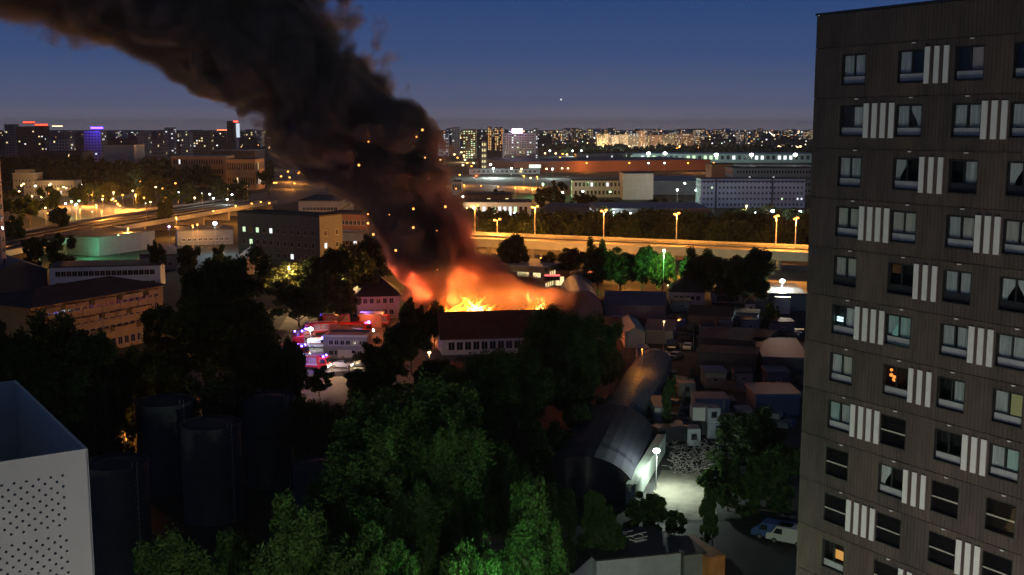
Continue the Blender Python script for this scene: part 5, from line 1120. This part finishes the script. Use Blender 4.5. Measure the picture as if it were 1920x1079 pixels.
# ---------------------------------------------------------------- smoke
SD = 258.0                                       # distance of the plume's core
PR = [ # photo row, left edge, right edge, thickness in metres
 (592,800,1045,14),(575,775,1090,18),(555,765,1105,20),(530,755,1050,22),(508,735,965,24),(490,722,915,25),(470,708,885,26),(440,698,868,26),(400,688,870,27),(360,640,858,30),(320,580,850,34),(285,515,835,36),(250,488,818,38),(215,480,800,38),(180,430,770,40),(150,330,738,40),(115,250,702,42),(80,150,682,44),(40,20,645,46),(0,-140,605,48),(-60,-260,560,50),(-120,-330,520,50)]
ZS = [AT(960, y, SD).z for y, *_ in PR]; XL = [AT(l-(r-l)*.02, y, SD).x for y, l, r, t in PR]; XR = [AT(r+(r-l)*.01, y, SD).x for y, l, r, t in PR]
Z0, Z1 = ZS[0], ZS[-1]
XN, RN, YN = 300.0, 80.0, 80.0
def smoke_mat(name='smoke'):
    m = bpy.data.materials.new(name); m.use_nodes = True; t = m.node_tree; t.nodes.clear(); N = t.nodes.new; K = t.links.new
    o = N('ShaderNodeOutputMaterial'); tc = N('ShaderNodeNewGeometry'); sx = N('ShaderNodeSeparateXYZ')
    # large-scale swirl
    n0 = N('ShaderNodeTexNoise'); n0.inputs['Scale'].default_value = .035; n0.inputs['Detail'].default_value = 1
    K(tc.outputs['Position'], n0.inputs['Vector'])
    off = N('ShaderNodeVectorMath'); off.operation = 'MULTIPLY_ADD'; off.inputs[1].default_value = (11,11,11); K(n0.outputs['Color'], off.inputs[0])
    addp = N('ShaderNodeVectorMath'); addp.operation = 'ADD'; addp.inputs[1].default_value = (-5.5,-5.5,-5.5); K(tc.outputs['Position'], addp.inputs[0]); K(addp.outputs[0], off.inputs[2])
    K(off.outputs[0], sx.inputs[0])
    mr = N('ShaderNodeMapRange'); mr.inputs[1].default_value = Z0; mr.inputs[2].default_value = Z1; K(sx.outputs['Z'], mr.inputs[0])
    rp = N('ShaderNodeValToRGB'); cr = rp.color_ramp
    while len(cr.elements) < len(PR): cr.elements.new(.5)
    for e, z, xl, xr, pr in zip(cr.elements, ZS, XL, XR, PR):
        e.position = (z-Z0)/(Z1-Z0); e.color = (((xl+xr)/2+XN)/(2*XN), (xr-xl)/2/RN, pr[3]/2/YN, 1)
    K(mr.outputs[0], rp.inputs[0]); sc3 = N('ShaderNodeSeparateColor'); K(rp.outputs[0], sc3.inputs[0])
    def M(op, a, b=None, c=None):
        n = N('ShaderNodeMath'); n.operation = op
        for i, v in enumerate((a, b, c)):
            if v is None: continue
            if isinstance(v, (int, float)): n.inputs[i].default_value = v
            else: K(v, n.inputs[i])
        return n.outputs[0]
    cx = M('MULTIPLY_ADD', sc3.outputs[0], 2*XN, -XN); dx = M('DIVIDE', M('SUBTRACT', sx.outputs['X'], cx), M('MULTIPLY', sc3.outputs[1], RN))
    dy = M('DIVIDE', M('SUBTRACT', sx.outputs['Y'], SD), M('MULTIPLY', sc3.outputs[2], YN))
    dist = M('SQRT', M('ADD', M('MULTIPLY', dx, dx), M('MULTIPLY', dy, dy)))
    n1 = N('ShaderNodeTexNoise'); n1.inputs['Scale'].default_value = .09; n1.inputs['Detail'].default_value = 6; n1.inputs['Roughness'].default_value = .64; K(off.outputs[0], n1.inputs['Vector'])
    vo = N('ShaderNodeTexVoronoi'); vo.inputs['Scale'].default_value = .11; vo.inputs['Detail'].default_value = 1; vo.inputs['Roughness'].default_value = .45; K(off.outputs[0], vo.inputs['Vector'])
    v = M('ADD', M('ADD', M('MULTIPLY', M('SUBTRACT', 1.12, dist), 1.9), M('MULTIPLY', M('SUBTRACT', .5, vo.outputs['Distance']), .9)), M('MULTIPLY', M('SUBTRACT', n1.outputs['Fac'], .5), 2.5))
    st = N('ShaderNodeMapRange'); st.interpolation_type = 'SMOOTHSTEP'; st.inputs[1].default_value = -.05; st.inputs[2].default_value = .8; st.inputs[3].default_value = 0; st.inputs[4].default_value = 1.6; K(v, st.inputs[0])
    # thinner with height; upper colour made paler to stand for skylight
    hh = N('ShaderNodeMapRange'); hh.inputs[1].default_value = 11; hh.inputs[2].default_value = 22; hh.inputs[3].default_value = .85; hh.inputs[4].default_value = 1.3; K(sx.outputs['Z'], hh.inputs[0])
    h2 = N('ShaderNodeMapRange'); h2.inputs[1].default_value = 30; h2.inputs[2].default_value = 85; h2.inputs[3].default_value = 1; h2.inputs[4].default_value = .5; K(sx.outputs['Z'], h2.inputs[0])
    lf = N('ShaderNodeMapRange'); lf.inputs[1].default_value = -125; lf.inputs[2].default_value = -66; lf.inputs[3].default_value = .07; lf.inputs[4].default_value = 1; K(sx.outputs['X'], lf.inputs[0])
    dn = M('MULTIPLY', M('MULTIPLY', M('MULTIPLY', st.outputs[0], hh.outputs[0]), h2.outputs[0]), lf.outputs[0])
    vol = N('ShaderNodeVolumePrincipled'); vol.inputs['Color'].default_value = (.26,.235,.22,1); vol.inputs['Anisotropy'].default_value = .1
    al = N('ShaderNodeMapRange'); al.inputs[1].default_value = 22; al.inputs[2].default_value = 62; K(sx.outputs['Z'], al.inputs[0]); am = N('ShaderNodeMixRGB'); am.inputs[1].default_value = (.22,.20,.19,1); am.inputs[2].default_value = (.38,.355,.345,1); K(al.outputs[0], am.inputs[0]); K(am.outputs[0], vol.inputs['Color']); K(dn, vol.inputs['Density']); K(vol.outputs[0], o.inputs['Volume']); m.cycles.volume_sampling = 'MULTIPLE_IMPORTANCE'; m.cycles.volume_step_rate = 0.1; m.cycles.volume_interpolation = 'LINEAR'
    return m
from mathutils import noise as mnoise
b = MB(); n = 40; sub = 3; rings = []
zz = []
for i in range(len(PR)-1):
    for q in range(sub): zz.append((i, q/sub))
zz.append((len(PR)-2, 1.0))
for i, q in zz:
    z = ZS[i]*(1-q)+ZS[i+1]*q; xl = XL[i]*(1-q)+XL[i+1]*q; xr = XR[i]*(1-q)+XR[i+1]*q; ty = PR[i][3]*(1-q)+PR[i+1][3]*q
    ring = []
    for j in range(n):
        a = 2*math.pi*j/n; p = Vector(((xl+xr)/2+(xr-xl)/2*math.cos(a), SD+ty/2*math.sin(a), z)); k_ = 1.16+.32*mnoise.noise(p*.05)+.10*mnoise.noise(p*.15)
        ring.append(((xl+xr)/2+((xr-xl)/2*k_+1.5)*math.cos(a), SD+(ty/2*k_+1.5)*math.sin(a), z + (0 if i == 0 and q == 0 else 1.5*mnoise.noise(p*.08))))
    rings.append(ring)
for r in rings: b.v += r
for i in range(len(rings)-1):
    for j in range(n): j2 = (j+1) % n; b.f.append((i*n+j, i*n+j2, (i+1)*n+j2, (i+1)*n+j)); b.m.append(0)
b.f.append(tuple(reversed(range(n)))); b.m.append(0); b.f.append(tuple(range((len(rings)-1)*n, len(rings)*n))); b.m.append(0)
b.build('smoke_plume', smoke_mat(), kind='stuff', label='thick black smoke plume rising from the fire and drifting left', cat='smoke')
# ---------------------------------------------------------------- flames
def flame_mat(name, c, s):
    m = bpy.data.materials.new(name); m.use_nodes = True; t = m.node_tree; t.nodes.clear(); N = t.nodes.new; K = t.links.new
    o = N('ShaderNodeOutputMaterial'); e = N('ShaderNodeEmission'); e.inputs[0].default_value = (*c, 1); e.inputs[1].default_value = s; K(e.outputs[0], o.inputs['Volume']); MATS[name] = m; return m
FM = [flame_mat('flame_outer', (1,.13,.008), .35), flame_mat('flame_mid', (1,.36,.03), 1.6), flame_mat('flame_core', (1,.72,.2), 5)]
def flame(px, yb, D, wpx, ypk, lb, lvl=3):
    base = AT(px, yb, D); wd = wpx*D/F; h = AT(px, ypk, D).z-base.z
    t = empty('flame', base, lb, 'flame', 'flames behind the burning building')
    for L_ in range(lvl):
        s = (1, .8, .62)[L_]; b = MB()
        for q in range((18,16,12)[L_]):
            x = R.gauss(0,.26)*wd*s; x = max(-.55*wd, min(.55*wd, x)); hh = h*s*R.uniform(.4,1.05)*(1-1.1*abs(x)/wd); k = len(b.v); r0 = wd*.11*s*R.uniform(.6,1.5); n_ = 9; m_ = 8; ph = R.uniform(0, 6); y0 = R.uniform(-1.5,1.5)*s
            for i in range(m_):
                u = i/(m_-1); rr = r0*(1-u)**.7*(.7+.6*math.sin(math.pi*min(1, u*1.6)))
                cx = x+.9*r0*math.sin(u*5+ph)*u*1.6+u*u*.12*hh
                for j in range(n_): a = 2*math.pi*j/n_; b.v.append((cx+(rr+.02)*math.cos(a), y0+(rr+.02)*math.sin(a), hh*u-.5*s))
            for i in range(m_-1):
                for j in range(n_): j2 = (j+1) % n_; b.f.append((k+i*n_+j, k+i*n_+j2, k+(i+1)*n_+j2, k+(i+1)*n_+j)); b.m.append(0)
            b.f.append(tuple(k+n_-1-j for j in range(n_))); b.m.append(0); b.f.append(tuple(k+(m_-1)*n_+j for j in range(n_))); b.m.append(0)
        b.build('flame_tongue', FM[L_], t, smooth=True)
    return t
flame(876,598,244.5,120,518,'tall yellow-white flame, the brightest, above the left half of the roof')
flame(1003,598,245,80,532,'smaller yellow flame near the right end of the roof')
flame(930,594,245.5,90,566,'low orange flame between the two bright ones',2)
flame(838,592,245,50,562,'orange flame at the left corner of the roof',2)
for i, (px, py, D, pw, c) in enumerate([(876,574,249,5500,(1,.30,.04)),(890,558,251,4200,(1,.22,.03)),(925,550,251,3600,(1,.17,.03)),(1003,576,249,4200,(1,.24,.04)),(1010,558,251,2600,(1,.15,.04)),(1048,562,253,700,(1,.2,.08)),(945,574,250,3000,(1,.19,.03)),(832,568,250,3800,(1,.15,.03)),(800,552,251,3000,(1,.12,.03)),(965,540,252,2400,(1,.14,.03)),(770,530,252,1500,(1,.11,.04)),(860,530,249,2600,(1,.14,.03)),(915,510,250,1400,(1,.12,.03)),(900,450,256,600,(1,.13,.06)),(897,390,258,450,(1,.18,.1)),(870,330,262,260,(1,.22,.14)),(712,500,252,450,(1,.17,.08))]):
    for q in range(4): plight(AT(px, py, D)+Vector((R.uniform(-3.8,3.8), R.uniform(-1.5,2.5), R.uniform(-.8,2.2))), pw*.68, c, 0, name='fire_and_rim_light')  # unseen lights added for the flames; upper ones redden the smoke rim
# embers
EM = [(792,244),(781,257),(691,266),(797,296),(855,354),(835,388),(775,392),(690,402),(775,427),(819,433),(820,506),(730,403),(673,310),(690,419),(742,470),(700,440)]
emes = []
for r_ in (.09, .15, .24):
    emesh = MB(); emesh.ball((0,0,0), r_, 8); emes.append(emesh.mesh('ember', emat('ember_glow', (1,.3,.07), 4)))
for px, py in EM:
    link('ember', R.choice(emes), loc=AT(px, py, 232), label='tiny glowing ember floating before the dark smoke', cat='ember', group='embers before the smoke')
